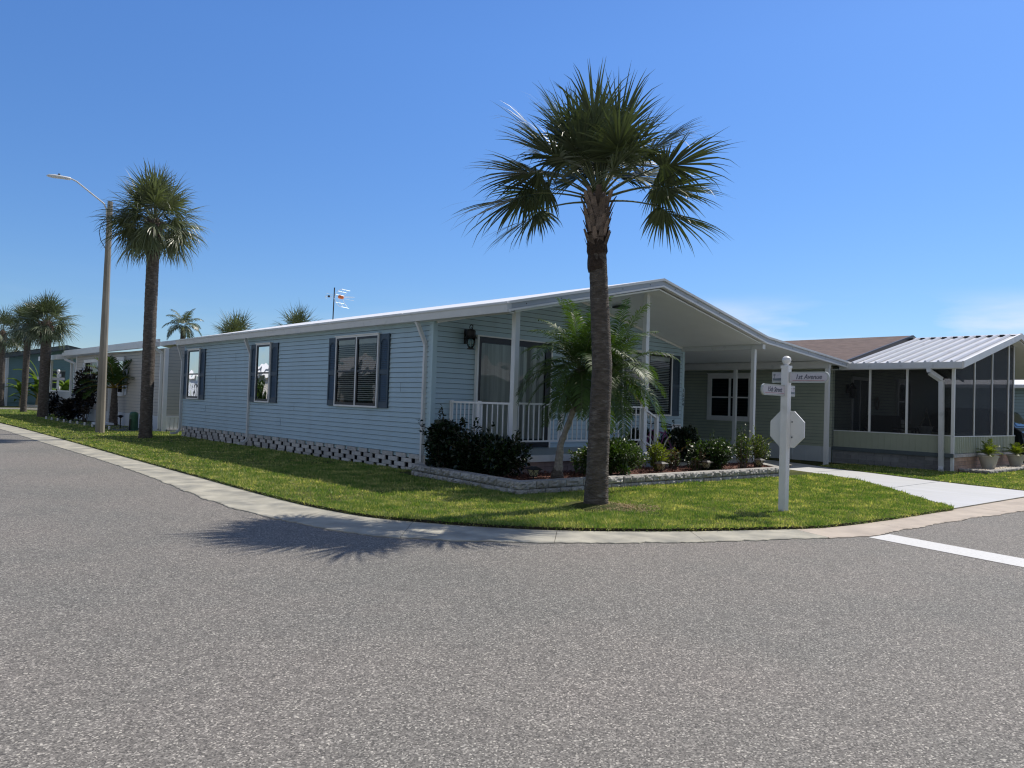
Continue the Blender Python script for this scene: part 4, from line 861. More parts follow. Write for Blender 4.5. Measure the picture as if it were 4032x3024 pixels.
b = MB(); b.box(14.62, 14.9, 10.88, 11.02, .95, 1.0); b.build('saddle', 'iron', t, bevel=.02)

# ------------------------------------------------------------------ palms
cust = []; q_ = random.Random(79)
for i in range(13): cust.append((i*137.5+20, q_.uniform(66, 88), q_.uniform(.60, .98), q_.uniform(.74, .88)))
for i in range(12): cust.append((i*30+q_.uniform(-10, 10), q_.uniform(44, 72), q_.uniform(.66, 1.02), q_.uniform(.80, .98)))
for a, e_, pm, bm_ in ((143, 52, 1.0, 1.0), (126, 38, 1.06, .95), (154, 28, 1.1, 1.0), (170, 42, .95, .9), (136, 16, 1.1, 1.05), (118, 26, .9, .85), (148, 0, .92, .9), (-38, 52, 1.0, .95), (-54, 36, 1.05, 1.0), (-28, 28, 1.08, .95), (-64, 20, .95, .9), (-12, 42, .9, .9), (-44, 8, 1.02, 1.0), (80, 46, .8, .9), (10, 46, .8, .9), (-95, 50, .75, .9), (195, 50, .75, .9), (240, 36, .6, .8)): cust.append((a, e_, pm*.95, bm_))
sabal('sabal_palm', 'big fan palm with stubbed leaf bases in the middle of the corner lawn', (7.87, 6.97, .09), (-.05, .07, 0), 3.56, .152, .119, 0, .89, .92, 'fan palms along the street', nseg=50, bootz=.66, droop=.66, custom=cust, seed=3,
      trunkpts=[(7.87, 6.97, .06), (7.875, 6.965, .5), (7.895, 6.95, 1.94), (7.82, 7.04, 3.65)])
tag(MB().lathe((7.87, 6.97, .03), [(.62, 0), (.45, .03), (.28, .055), (.1, .065)], 24).build('lawn_mound', 'turf', None, smooth=True), kind='structure')
sabal('sabal_palm', 'fan palm with a full drooping mop crown beside the street lamp', (7.13, 23.8, .02), (-.01, .01, 0), 5.78, .172, .172, 78, .66, .90, 'fan palms along the street', nseg=30, bootz=.62, droop=.95, seed=5, leafmt='fanpale', emin=-22, fold0=.1)
sabal('sabal_palm', 'shorter thick-trunked fan palm left of the lamp post, nearest of the left group', (7.95, 42.0, .02), (0, 0, 0), 3.95, .22, .225, 64, .62, .88, 'fan palms along the street', nseg=24, bootz=.6, droop=.9, seed=6, emin=-20, fold0=.1)
sabal('sabal_palm', 'slim-trunked fan palm overlapping the thick one at the left', (8.6, 50.5, .02), (.05, .02, 0), 4.35, .15, .175, 58, .62, .88, 'fan palms along the street', nseg=22, bootz=.6, droop=.9, seed=8, emin=-20, fold0=.1)
sabal('sabal_palm', 'fan palm cut by the left edge of the photo beyond the side street', (9.62, 64.5, .05), (-.1, 0, 0), 4.6, .20, .2, 38, .8, 1.1, 'fan palms along the street', nseg=20, bootz=.7, droop=.9, seed=9, emin=-20, fold0=.1)
for (p, h, lab, sd_) in (((15.5, 46, 0), 4.0, 'far fan palm crown showing over the roof, left of two', 11), ((20.9, 42.2, 0), 4.5, 'far fan palm crown showing over the roof beside the antenna', 12), ((12.4, 77, 0), 3.9, 'far fan palm crown above the dark roof at the far left', 13)):
    if sd_ == 11: p = (17.98, 44.3, 0)
    sabal('sabal_palm', lab, p, (0, 0, 0), h, .17, .17, 50, .7, 1.1, 'far fan palms beyond the roofs', nseg=20, bootz=.6, droop=.6, seed=sd_, leafmt='fanpale')
# pygmy date palm by the porch
random.seed(21)
t = thing('date_palm', 'small feather palm with a leaning trunk and arching fronds in front of the porch', 'palm tree', (9.06, 8.88, .15))
b = MB(); trunk_mesh(b, [(9.06, 8.88, .12), (9.06, 8.87, .35), (9.08, 8.85, .75), (9.18, 8.75, 1.15), (9.26, 8.67, 1.5)], [.10, .075, .055, .052, .05], n=12, ring=.03, amp=.25, rough=.12); b.build('trunk', 'datebark', t, smooth=False)
b = MB(); b.lathe((9.06, 8.88, .12), [(.13, -.02), (.11, .1), (.085, .22), (.06, .30)], 10); b.build('root_flare', 'bark', t)
b = MB(); trunk_mesh(b, [(9.26, 8.67, 1.3), (9.28, 8.66, 1.6), (9.30, 8.64, 2.0)], [.07, .13, .10], n=12, ring=.05, amp=.3, rough=.12); b.build('crown_shaft', 'bark', t)
b = MB(); trunk_mesh(b, [(9.30, 8.66, 1.35), (9.5, 8.52, 1.6), (9.66, 8.38, 1.9)], [.06, .10, .09], n=12, ring=.05, amp=.3, rough=.12); b.build('second_stem', 'bark', t)
for (cc, nf, l_) in (((9.30, 8.64, 1.98), 42, 1.26), ((9.70, 8.34, 1.90), 30, 1.24)):
    V = []; F = []; rc = []
    for i in range(nf):
        q = i/(nf-1); feather(V, F, rc, cc, R(i*137.5+random.uniform(-15, 15)), R(80-98*q), l_*random.uniform(.85, 1.15), bend=1.0+1.3*q**.5, nl=38, ll=.27, w=.0105, droop=.55, vee=.3)
    npmesh('fronds', np.array(V), np.array(F), 'date', t)
    b = MB()
    for p in rc: b.tube(p, [.009-.0009*i for i in range(len(p))], 4)
    b.build('frond_ribs', 'petiole', t)
V = []; F = []; rc = []
feather(V, F, rc, (9.66, 8.36, 1.85), R(-55), R(-20), 1.0, bend=1.6, nl=30, ll=.18, w=.006, droop=.9, vee=.1); npmesh('yellowing_frond', np.array(V), np.array(F), 'yellowleaf', t)
V = []; F = []; rc = []     # short hanging skirt hiding the stem head
for i in range(16): feather(V, F, rc, (9.30, 8.64, 1.9), R(i*137.5), R(-25-random.uniform(0, 25)), .62, bend=1.6, nl=24, ll=.16, w=.006, droop=.7, vee=.1)
npmesh('hanging_fronds', np.array(V), np.array(F), 'date', t)
# feather palm far beyond the roof
t = thing('queen_palm', 'distant feather palm rising behind the left end of the blue house roof', 'palm tree', (15.7, 46.3, 0))
b = MB(); trunk_mesh(b, [(15.7, 46.3, 0), (15.7, 46.3, 5.2)], [.16, .14]); b.build('trunk', 'bark', t)
V = []; F = []; rc = []; random.seed(4)
for i in range(18): q = i/17; feather(V, F, rc, (15.7, 46.3, 5.3), R(i*137.5), R(75-85*q), 1.25, bend=1.5+.8*q, nl=26, ll=.42, w=.022, droop=.9, vee=.2)
npmesh('fronds', np.array(V), np.array(F), 'fanpale', t)

# ------------------------------------------------------------------ street sign post
def blade_sign(parent, name, P, d, nrm_, ln_, tail, h, z, words, label):
    "name board through the post: P centre, d direction of main board, nrm_ side that carries the words"
    d = Vector(d); nv = Vector(nrm_); up = Vector((0, 0, 1)); P = Vector(P); th = .022; rr = h/2
    def outline(s0, s1, hh, rnd):
        pts = [(s0, -hh/2), (s1-(hh/2 if rnd else 0), -hh/2)]
        if rnd: pts += [(s1-hh/2+hh/2*math.cos(a), hh/2*math.sin(a)) for a in [R(q) for q in range(-75, 76, 15)]]
        pts += [(s1-(hh/2 if rnd else 0), hh/2), (s0, hh/2)]; return pts
    def solid(b, pts, t0, t1):
        n = len(pts); W_ = lambda p, t_: P+d*p[0]+up*(z+p[1])+nv*t_
        return b.add([W_(p, t0) for p in pts]+[W_(p, t1) for p in pts], [tuple(range(n-1, -1, -1)), tuple(range(n, 2*n))]+[(i, (i+1) % n, n+(i+1) % n, n+i) for i in range(n)])
    b = MB(); solid(b, outline(.0, ln_, h, True), -th/2, th/2); solid(b, outline(-tail, 0, h, False), -th/2, th/2)
    s = b.build(name, 'signframe', parent); tag(s, label)
    b = MB(); solid(b, outline(.012, ln_-.022, h-.038, True), th/2+.001, th/2+.003); b.build('face', 'plate', s)
    b = MB(); solid(b, outline(-tail+.012, -.05, h-.038, False), th/2+.001, th/2+.003); b.build('picture_panel', 'plate', s)
    b = MB(); w0 = -tail+.016
    b.add([P+d*w0+up*(z-h*.30)+nv*(th/2+.005), P+d*(-.055)+up*(z-h*.30)+nv*(th/2+.005), P+d*(-.055)+up*(z-h*.02)+nv*(th/2+.005), P+d*(w0+.03)+up*(z-h*.10)+nv*(th/2+.005), P+d*w0+up*(z-h*.06)+nv*(th/2+.005)], [(0, 1, 2, 3, 4)])
    pc = P+d*(w0+.022)+up*(z-h*.1)+nv*(th/2+.006)
    b.bar(pc, pc+up*h*.33, .006, .001, up=nv)
    for a in (-40, 0, 35, 80, 140, 180, 215): b.bar(pc+up*h*.33, pc+up*h*.33+d*.018*math.cos(R(a))+up*.014*math.sin(R(a)), .005, .001, up=nv)
    for q in (.045, .065): b.bar(pc+d*q+up*h*(.25+q), pc+d*(q+.02)+up*h*(.28+q), .003, .001, up=nv)
    b.build('palm_tree_picture', 'picture', s)
    # words read left to right as seen by someone facing nv
    rt = (-nv).cross(up).normalized()   # viewer's right when looking along -nv
    c0 = P+d*(ln_*.49)+up*(z+.004)
    text_mesh('lettering', words, h*.62, 'letter', s, lambda a, n_, zz: tuple(c0+rt*a+up*zz+nv*(th/2+.0045+n_)), shear=.28, sx=.88)
    b = MB(); b.bar(c0-rt*ln_*.40-up*h*.30+nv*(th/2+.005), c0+rt*ln_*.40-up*h*.30+nv*(th/2+.005), .004, .001, up=nv); b.build('underline', 'red', s)
    return s
SX, SY = 9.86, 5.33
t = thing('street_sign_post', 'white square sign post with two street name boards and an octagonal sign back', 'sign post', (SX, SY, .05))
b = MB(); w = .050; b.box(SX-w, SX+w, SY-w, SY+w, .0, 2.02); pst = b.build('post', 'white', t, bevel=.004)
b = MB(); b.box(SX-w-.006, SX+w+.006, SY-w-.006, SY+w+.006, 2.005, 2.04); b.lathe((SX, SY, 2.04), [(.03, 0), (.022, .012), (.035, .02), (.055, .045), (.062, .075), (.053, .107), (.03, .127), (.006, .133)], 20)
b.build('ball_finial', 'white', t, smooth=False)
blade_sign(t, 'street_name_board', (SX, SY-.05, 0), (0, -1, 0), (-1, 0, 0), .56, .255, .15, 1.878, '1st Avenue', 'street name board reading 1st Avenue')
blade_sign(t, 'street_name_board', (SX-.025, SY, 0), (-1, 0, 0), (0, -1, 0), .62, .255, .15, 1.696, '15th Street', 'street name board reading 15th Street')
def octa(t, cx, cy, cz, w, axis='x'):
    b = MB(); rr = w/2/math.cos(math.pi/8); P_ = [(cy+rr*math.cos(math.pi/8+i*math.pi/4), cz+rr*math.sin(math.pi/8+i*math.pi/4)) for i in range(8)]
    b.prism(P_, cx, cx+.022, 'x'); o = b.build('octagonal_sign_back', 'white', t, bevel=.002)
    q = MB(); rr2 = rr*.95; P_ = [(cy+rr2*math.cos(math.pi/8+i*math.pi/4), cz+rr2*math.sin(math.pi/8+i*math.pi/4)) for i in range(8)]; q.prism(P_, cx+.0221, cx+.026, 'x'); q.build('red_face', 'red', o)
octa(t, SX+.052, SY, 1.167, .50)
for z in (1.27, 1.06):
    for y in (-.075, .075): MB().lathe((SX+.048, SY+y, z), [(.009, -.009), (.009, .009)], 6).build('bolt', 'slate', t)

# distant twin of that sign at the side street
D0 = (11.2, 55.2)
t = thing('street_sign_post', 'distant white street sign post between the left palms and the beige house', 'sign post', (D0[0], D0[1], 0))
b = MB(); w = .055; b.box(D0[0]-w, D0[0]+w, D0[1]-w, D0[1]+w, .0, 2.35); b.lathe((D0[0], D0[1], 2.35), [(.04, 0), (.04, .05), (.09, .12), (.1, .2), (.06, .28)], 12); b.build('post', 'white', t)
b = MB(); b.box(D0[0]-1.15, D0[0]+.35, D0[1]-.07, D0[1]-.03, 1.95, 2.13); b.build('street_name_board', 'plate', t)
b = MB(); b.box(D0[0]-.02, D0[0]+.02, D0[1]-.75, D0[1]+.3, 2.17, 2.36); b.build('street_name_board', 'plate', t)
octa(t, D0[0]+.06, D0[1], 1.25, .62)

# ------------------------------------------------------------------ street lamp
t = thing('street_lamp', 'tall tapered concrete street lamp with a curved metal arm over the road', 'street lamp', (6.730, 27.056, .02))
b = MB(); vs = []
for z, w in ((.0, .132), (7.48, .072)):
    for i in range(8):
        a = math.pi/8+i*math.pi/4+R(8); q = w*(1.06 if i % 2 else 1.0); vs.append((6.73+q*math.cos(a), 27.06+q*math.sin(a), z))
b.add(vs, [(i, (i+1) % 8, 8+(i+1) % 8, 8+i) for i in range(8)]+[tuple(range(8, 16))]); b.build('pole', 'polec', t)
b = MB(); b.tube([(6.651, 27.077, 6.934), (6.640, 27.077, 7.197), (6.556, 27.098, 7.387), (6.166, 27.193, 7.682), (5.797, 27.278, 7.966), (5.649, 27.320, 8.030), (5.534, 27.341, 8.030)], .025, 8); b.build('arm', 'gutter', t)
b = MB(); hp = [(5.649, 27.320, 8.024), (5.618, 27.325, 8.030), (5.375, 27.383, 8.040), (5.217, 27.425, 8.040), (5.059, 27.467, 8.030), (4.996, 27.478, 8.014)]
b.tube(hp, [.03, .075, .085, .095, .07, .02], 12)
for i, v in enumerate(b.v): b.v[i] = (v[0], v[1], 8.02+(v[2]-8.02)*.62)
hd = b.build('lamp_head', 'trim', t, smooth=True); MB().lathe((5.323, 27.393, 8.077), [(.035, 0), (.035, .05), (.02, .06)], 10).build('photocell', 'slate', hd)
b = MB(); b.tube([(6.651, 27.077, 6.934), (6.514, 27.109, 6.723), (6.461, 27.119, 6.459), (6.514, 27.109, 6.196), (6.651, 27.077, 5.953)], .012, 6); b.tube([(6.651, 27.077, 6.881), (6.535, 27.109, 6.670), (6.651, 27.077, 6.406)], .008, 5); b.build('cable_loop', 'iron', t)

# ------------------------------------------------------------------ sage green house with sunroom
G = thing('sage_house', 'grey-green house with brown shingle roof and screened sunroom right of the driveway', 'house', (21, 9.9, .03))
fg = FR((21, 0), (0, 1), (-1, 0)); fgf = FR((0, 9.95), (1, 0), (0, -1))
siding('siding_wall', fg, 9.95, 24, .45, 2.69, 'sage', G, course=.094); siding('front_wall', fgf, 21, 29.4, .45, 2.75, 'sage', G, course=.094)
siding('gable_wall', fgf, 21, 29.4, 2.75, 3.75, 'sage', G, course=.094, top=lambda z: (max(21, 25.3-(3.75-z)/.235), min(29.4, 25.3+(3.75-z)/.235)))
MB().box(21.02, 29.3, 9.97, 23.9, -.03, 2.75).build('wall_core', 'sagetrim', G)
b = MB(); b.box(20.985, 21.0, 9.96, 24, .0, .45); y = 10.3
while y < 24: b.box(20.98, 20.985, y, y+.01, .0, .44); y += .4
b.build('skirt_panel', 'skirtw', G); MB().box(20.975, 21.0, 9.96, 24, .45, .475).build('skirt_trim', 'skirtw', G)
MB().box(20.955, 21.0, 9.96, 24, 2.655, 2.70).build('frieze', 'white', G)
window(G, fg, 12.40, 13.98, 1.08, 2.535, cols=2, frame='white', sash='white', blinds=False, glass='glass2', fw=.13, sw=.02)
b = MB(); b.prism([(20.72, 2.84), (25.3, 3.92), (29.9, 2.84), (29.9, 2.78), (25.3, 3.82), (20.72, 2.78)], 9.52, 24.2, 'y'); b.build('shingle_roof', 'shingle', G)
b = MB(); b.prism([(25.3, 3.93), (29.9, 2.85), (29.9, 2.66), (25.3, 3.74), (20.72, 2.66), (20.72, 2.85)], 9.46, 9.518, 'y'); b.build('rake_fascia', 'black', G)
# sunroom
S = thing('sunroom', 'screened sunroom with ribbed white metal roof on the front of the grey-green house', 'sunroom', (21, 6.87, .03))
FY = 6.87; fs_ = FR((0, FY), (1, 0), (0, -1))
MB().box(21.0, 25.9, 6.9, 9.93, .0, .40).build('floor', 'slab', S)
blockwall(fg, FY+.02, 9.9, -.02, 4, .105, .42, .012, rnd=.003).build('block_base', 'greyblock', S)
blockwall(fs_, 21.0, 25.95, -.02, 4, .105, .30, .012, rnd=.003).build('block_base', 'tanblock', S)
MB().box(20.94, 20.985, FY-.02, 9.92, .405, .50).build('sill_band', 'slate', S)
MB().box(20.97, 26.0, FY-.045, FY-.003, .405, .49).build('sill_band', 'blockw', S)
b = MB(); b.box(20.99, 21.02, FY+.01, 9.9, .50, .93); y = FY+.1
while y < 9.9: b.box(20.984, 20.99, y, y+.012, .505, .925); y += .155
b.build('panelled_base', 'sagetrim', S)
b = MB(); x = 21.03
while x < 25.9: b.add([(x, FY+.004, .5), (x+.02, FY-.022, .5), (x+.075, FY-.022, .5), (x+.095, FY+.004, .5), (x, FY+.004, .915), (x+.02, FY-.022, .915), (x+.075, FY-.022, .915), (x+.095, FY+.004, .915)], [(0, 1, 5, 4), (1, 2, 6, 5), (2, 3, 7, 6)]); b.box(x+.095, x+.13, FY+.004, FY+.01, .5, .915); x += .13
b.build('ribbed_base', 'sagetrim', S)
b = MB(); b.box(20.975, 21.03, FY, 9.9, .93, .955).box(20.975, 25.95, FY-.03, FY+.02, .915, .94); b.build('rail', 'trim', S)
zs = lambda x: 2.62+(x-20.9)*.232 if x < 25.3 else 3.64-(x-25.3)*.21
for y in (8.93, 7.98): MB().box(20.985, 21.03, y-.028, y+.028, .955, 2.66).build('mullion', 'white', S)
MB().box(20.98, 21.04, FY-.02, FY+.05, .0, 2.66).build('corner_post', 'white', S)
for x, w in ((22.46, .022), (23.88, .022), (25.31, .032), (25.80, .02)): MB().box(x-w, x+w, FY-.024, FY+.016, .94, zs(x)+.03).build('mullion', 'white', S)
MB().add([(21.01, FY+.05, .95), (21.01, 9.9, .95), (21.01, 9.9, 2.66), (21.01, FY+.05, 2.66)], [(0, 1, 2, 3)]).build('side_screen', 'screen', S)
MB().add([(21.03, FY, .94), (25.78, FY, .94), (25.78, FY, zs(25.78)), (25.3, FY, zs(25.3)), (21.03, FY, zs(21.03))], [(0, 1, 2, 3, 4)]).build('front_screen', 'screen', S)
MB().add([(25.82, FY, .94), (25.82, 9.9, .94), (25.82, 9.9, 3.5), (25.82, FY, 3.5)], [(0, 1, 2, 3)]).build('end_screen', 'screen', S)
MB().box(25.78, 25.84, FY+.02, 9.9, .0, .94).build('end_base', 'sagetrim', S)
# ribbed pan roof
b = MB(); YE = 9.62
b.prism([(20.72, 2.765), (25.3, 3.80), (30.0, 2.84), (30.0, 2.77), (25.3, 3.70), (20.72, 2.70)], 6.60, YE, 'y')
y = 6.78
while y < YE-.05:
    for (xa, za, xb, zb) in ((20.66, 2.765, 25.22, 3.79), (25.38, 3.79, 30.0, 2.85)):
        b.add([(xa, y, za), (xa, y+.03, za+.05), (xa, y+.06, za+.05), (xa, y+.09, za), (xb, y, zb), (xb, y+.03, zb+.05), (xb, y+.06, zb+.05), (xb, y+.09, zb)], [(0, 1, 5, 4), (1, 2, 6, 5), (2, 3, 7, 6), (0, 3, 2, 1), (4, 5, 6, 7)])
    y += .305
b.build('ribbed_roof', 'metalroof', S)
b = MB(); y = 6.93
while y < YE-.05: b.box(25.08, 25.21, y, y+.11, 3.77, 3.815); y += .305
b.build('ridge_closures', 'black', S)
MB().prism([(25.16, 3.80), (25.3, 3.835), (25.44, 3.80), (25.3, 3.845)], 6.6, YE, 'y').build('ridge_cap', 'metalroof', S)
b = MB(); b.box(20.64, 20.73, 6.58, YE, 2.615, 2.77); b.build('gutter', 'gutter', S)
b = MB()
for (p, q) in (((20.66, 2.76), (25.3, 3.825)), ((25.3, 3.825), (30.0, 2.85))):
    b.prism([(p[0], p[1]+.03), (q[0], q[1]+.02), (q[0], q[1]-.13), (p[0], p[1]-.14)], 6.54, 6.598, 'y')
b.build('rake_fascia', 'white', S)
b = MB(); b.prism([(20.75, 2.62), (25.3, 3.66), (30.0, 2.76), (30, 2.74), (25.3, 3.64), (20.75, 2.60)], 6.61, 9.9, 'y'); b.build('ceiling', 'soffit', S)
b = MB()
for p, q in zip([(20.69, 7.35, 2.62), (20.69, 7.33, 2.52), (20.88, 7.12, 2.33), (20.90, 7.10, .14)], [(20.69, 7.33, 2.52), (20.88, 7.12, 2.33), (20.90, 7.10, .14), (20.72, 7.05, .05)]): b.bar(p, q, .12, .10, up=(0, 1, 0))
b.build('downspout', 'gutter', S)
# things seen inside through the screen
b = MB(); b.box(22.1, 22.2, .005, .05, .40, 2.50, fr=fgf).box(23.2, 23.3, .005, .05, .40, 2.50, fr=fgf).box(22.2, 23.2, .005, .05, 2.4, 2.50, fr=fgf).box(22.62, 22.68, .005, .045, .40, 2.4, fr=fgf)
dd_ = b.build('double_door_frame', 'white', G); MB().box(22.2, 22.62, .006, .03, .42, 2.4, fr=fgf).build('door_leaf', 'slate', dd_); MB().box(22.68, 23.2, .006, .02, .42, 2.4, fr=fgf).build('door_leaf', 'black', dd_)
window(G, fgf, 25.3, 26.4, 1.15, 2.55, cols=1, frame='white', sash='white', blinds=False, glass='glass2', fw=.09, sw=.02)
t = thing('wall_lantern', 'black lantern on the dim wall inside the sunroom, left of its doors', 'lantern', (21.8, 9.9, 1.9))
b = MB(); b.box(21.75, 21.85, 9.85, 9.93, 2.0, 2.25); b.tube([(21.8, 9.9, 2.15), (21.8, 9.75, 2.3)], .015, 6); b.lathe((21.8, 9.74, 1.85), [(.06, 0), (.11, .02), (.11, .26), (.13, .27), (.03, .38), (.03, .44)], 6); b.build('lantern_body', 'iron', t)
def patio_chair(x, y, rz, label):
    t = thing('patio_chair', label, 'chair', (x, y, .40), 'chairs in the sunroom'); c_, s_ = math.cos(rz), math.sin(rz)
    fr = lambda a, d, z: (x+a*c_-d*s_, y+a*s_+d*c_, .40+z)
    MB().box(-.3, .3, -.28, .3, .35, .45, fr=fr).build('seat', 'black', t); MB().box(-.3, .3, .26, .36, .45, 1.0, fr=fr).build('backrest', 'black', t)
    b = MB()
    for sx_ in (-.28, .26): b.box(sx_, sx_+.04, -.28, .3, .6, .64, fr=fr).box(sx_, sx_+.04, -.28, -.24, 0, .6, fr=fr).box(sx_, sx_+.04, .26, .3, 0, .6, fr=fr)
    b.build('frame', 'iron', t)
patio_chair(21.7, 9.0, R(120), 'dark armchair at the left end inside the sunroom'); patio_chair(24.6, 9.3, R(10), 'dark high-backed armchair in the middle of the sunroom'); patio_chair(23.6, 9.2, R(-15), 'dark armchair behind the white basket in the sunroom')
t = thing('hanging_basket', 'white flower basket with a pale handle behind the sunroom screen', 'basket', (22.35, 8.0, .9))
MB().box(21.9, 23.0, 7.7, 8.5, .88, .91).build('table_top', 'black', t); MB().lathe((22.35, 8.0, .91), [(.12, 0), (.19, .22), (.2, .23), (.17, .2)], 12).build('basket', 'basket', t)
MB().tube([(22.2, 8.1, 1.1), (22.3, 8.0, 1.45), (22.34, 7.98, 1.62), (22.36, 7.95, 1.4), (22.5, 7.9, 1.1)], .014, 6).build('handle', 'wood', t)
t = thing('wall_ornament', 'small round wreath on the sunroom back wall right of the doors', 'ornament', (23.75, 9.9, 1.7)); MB().tube([(23.75+.12*math.cos(a), 9.88, 1.75+.17*math.sin(a)) for a in [i*math.pi/8 for i in range(17)]], .03, 6).build('ring', 'wood', t)
# side carport beyond and what stands under it
# flower border with pots in front of the sunroom
t = thing('planter_wall', 'low block edging of the pebble border in front of the sunroom', 'garden wall', (21.3, 6.15, 0))
course((21.35, 6.84), (21.31, 6.15), .04, .09, .12, .4); course((21.31, 6.15), (27.5, 6.2), .04, .09, .12, .32); course((21.35, 6.84), (21.31, 6.15), -.04, .075, .1, .4); course((21.31, 6.15), (27.5, 6.2), -.04, .075, .1, .32)
n = 1500; C = np.column_stack([rng.uniform(21.45, 27, n), rng.uniform(6.3, 6.82, n), np.full(n, .10)]); vs = []; fs = []
base8 = np.array([[1, 0, 0], [0, 1, 0], [-1, 0, 0], [0, -1, 0], [0, 0, 1], [0, 0, -1]], float); f8 = [(0, 1, 4), (1, 2, 4), (2, 3, 4), (3, 0, 4), (1, 0, 5), (2, 1, 5), (3, 2, 5), (0, 3, 5)]
s_ = rng.uniform(.012, .032, (n, 1, 1)); V = C[:, None, :]+base8[None]*s_*np.array([1.2, 1, .7])+rng.normal(0, .004, (n, 6, 3)); F = (np.arange(n)[:, None, None]*6+np.array(f8)[None]).reshape(-1, 3)
tag(npmesh('pebbles', V.reshape(-1, 3), F, 'gravel', smooth=False), 'pale pebbles in the border by the sunroom', 'pebbles', kind='stuff')
sheet('pebble_bed', [(21.4, 6.2), (27.4, 6.25), (27.4, 6.85), (21.4, 6.85)], 'gravel', lambda x, y: .088)
def pot(x, y, label, s=1, sd=1):
    random.seed(sd); t = thing('potted_plant', label, 'potted plant', (x, y, .09), 'potted cycads by the sunroom')
    MB().lathe((x, y, .09), [(.16*s, 0), (.21*s, .16*s), (.265*s, .36*s), (.285*s, .38*s), (.285*s, .43*s), (.26*s, .43*s), (.25*s, .39*s)], 20).build('pot', 'bone', t, smooth=False)
    V = []; F = []; rc = []
    for i in range(13): feather(V, F, rc, (x, y, .09+.42*s), R(i*137.5), R(78-4.6*i), random.uniform(.32, .46), bend=1.2, nl=13, ll=.13, w=.013, droop=.2, vee=.5)
    npmesh('fronds', np.array(V), np.array(F), 'yleaf', t); b = MB()
    for p in rc: b.tube(p, .006, 4)
    b.build('stalks', 'petiole', t)
pot(22.6, 6.55, 'cycad in a pale grey tapered pot on the pebble border corner', .84, 2); pot(24.75, 6.5, 'cycad in a dark low urn at the right edge of the photo', .78, 3)
# car under the far carport
t = thing('parked_car', 'rear of a dark parked car just right of the sunroom', 'car', (28.4, 9.3, 0))
b = MB(); prof = [(7.05, .42), (7.0, .7), (7.06, 1.02), (7.25, 1.15), (7.62, 1.62), (7.9, 1.72), (9.3, 1.72), (10.2, 1.15), (11.3, 1.0), (11.45, .75), (11.45, .42)]
def sec(w, sc=1):
    return [(w, p[0], p[1]) for p in prof]
X0, X1 = 27.5, 29.3; lay = []
for x, ins in ((X0, .10), (X0+.06, .0), (X1-.06, .0), (X1, .10)): lay.append([(x+(.13 if x < 28 else -.13)*max(0, (p[1]-1.1))/.6, p[0], p[1]) for p in prof])
vs = [v for l_ in lay for v in l_]; n = len(prof); fs = [(i*n+j, i*n+(j+1) % n, (i+1)*n+(j+1) % n, (i+1)*n+j) for i in range(3) for j in range(n)]+[tuple(range(n-1, -1, -1)), tuple(3*n+j for j in range(n))]
b.add(vs, fs); b.build('body', 'car', t, bevel=.03)
MB().add([(X0+.25, 7.27, 1.20), (X1-.25, 7.27, 1.20), (X1-.3, 7.58, 1.60), (X0+.3, 7.58, 1.60)], [(0, 1, 2, 3)]).build('rear_window', 'glass2', t)
MB().box(X0+.02, X1-.02, 6.9, 7.08, .42, .68).build('bumper', 'car', t, bevel=.03)
for x in (X0+.03, X1-.33): MB().box(x, x+.30, 6.985, 7.03, .85, 1.02).build('tail_light', 'tail', t)
MB().box(28.15, 28.65, 6.97, 6.995, .72, .84).build('number_plate', 'white', t)
for x in (X0+.02, X1-.24):
    for y in (7.75, 10.6):
        b = MB(); k = 20; vs = [(xx, y+.33*math.cos(i*2*math.pi/k), .33+.33*math.sin(i*2*math.pi/k)) for xx in (x, x+.22) for i in range(k)]; b.add(vs, [tuple(range(k)), tuple(range(2*k-1, k-1, -1))]+[(i, (i+1) % k, k+(i+1) % k, k+i) for i in range(k)]); wv = b.build('wheel', 'tyre', t)
        MB().add([(x-.004, y+.2*math.cos(i*math.pi/6), .33+.2*math.sin(i*math.pi/6)) for i in range(12)], [tuple(range(12))]).build('rim', 'alu', wv)
# blue house beyond
B2 = thing('far_blue_house', 'pale blue sided house glimpsed at the right edge behind the parked car', 'house', (31.5, 8.5, 0))
fb = FR((31.5, 0), (0, 1), (-1, 0)); siding('siding_wall', fb, 7.4, 22, .45, 2.5, 'blue', B2, course=.11); MB().box(31.49, 31.6, 7.4, 22, 0, .45).build('skirt_panel', 'skirtw', B2)
MB().box(31.52, 38, 7.42, 22, 0, 2.5).build('wall_core', 'blue', B2)
b = MB(); b.prism([(30.9, 2.62), (35, 3.5), (39, 2.62), (39, 2.5), (30.9, 2.5)], 7.0, 22.2, 'y'); b.build('roof', 'roofw', B2)

# ------------------------------------------------------------------ beige house on the left
Bh = thing('beige_house', 'beige sided mobile home with white gutter between the street lamp and the blue house', 'house', (8.9, 27.8, 0))
fe = FR((8.85, 0), (0, 1), (-1, 0)); ff = FR((0, 27.75), (1, 0), (0, -1))
siding('siding_wall', fe, 27.8, 40.0, .57, 2.93, 'beige', Bh, course=.115, lip=.016); siding('end_wall', ff, 8.95, 16.5, .57, 3.9, 'beige', Bh, course=.115, lip=.003, top=lambda z: (8.95, 16.5) if z < 2.95 else (max(8.95, 12.7-(3.75-z)/.21), min(16.5, 12.7+(3.75-z)/.21)))
MB().box(8.88, 16.4, 27.8, 39.9, 0, 2.93).build('wall_core', 'beige', Bh)
for q in ((8.83, 8.95, 27.70, 27.85, .0, 2.93), (8.82, 8.9, 39.9, 40.05, 0, 2.93)): MB().box(*q).build('corner_trim', 'white', Bh)
b = MB(); b.box(8.84, 8.87, 27.8, 40, .03, .57); b.build('skirt_panel', 'skirtw', Bh)
b = MB(); x = 8.96
while x < 16: b.box(x, x+.12, 27.72, 27.745, .12, .53); x += .135
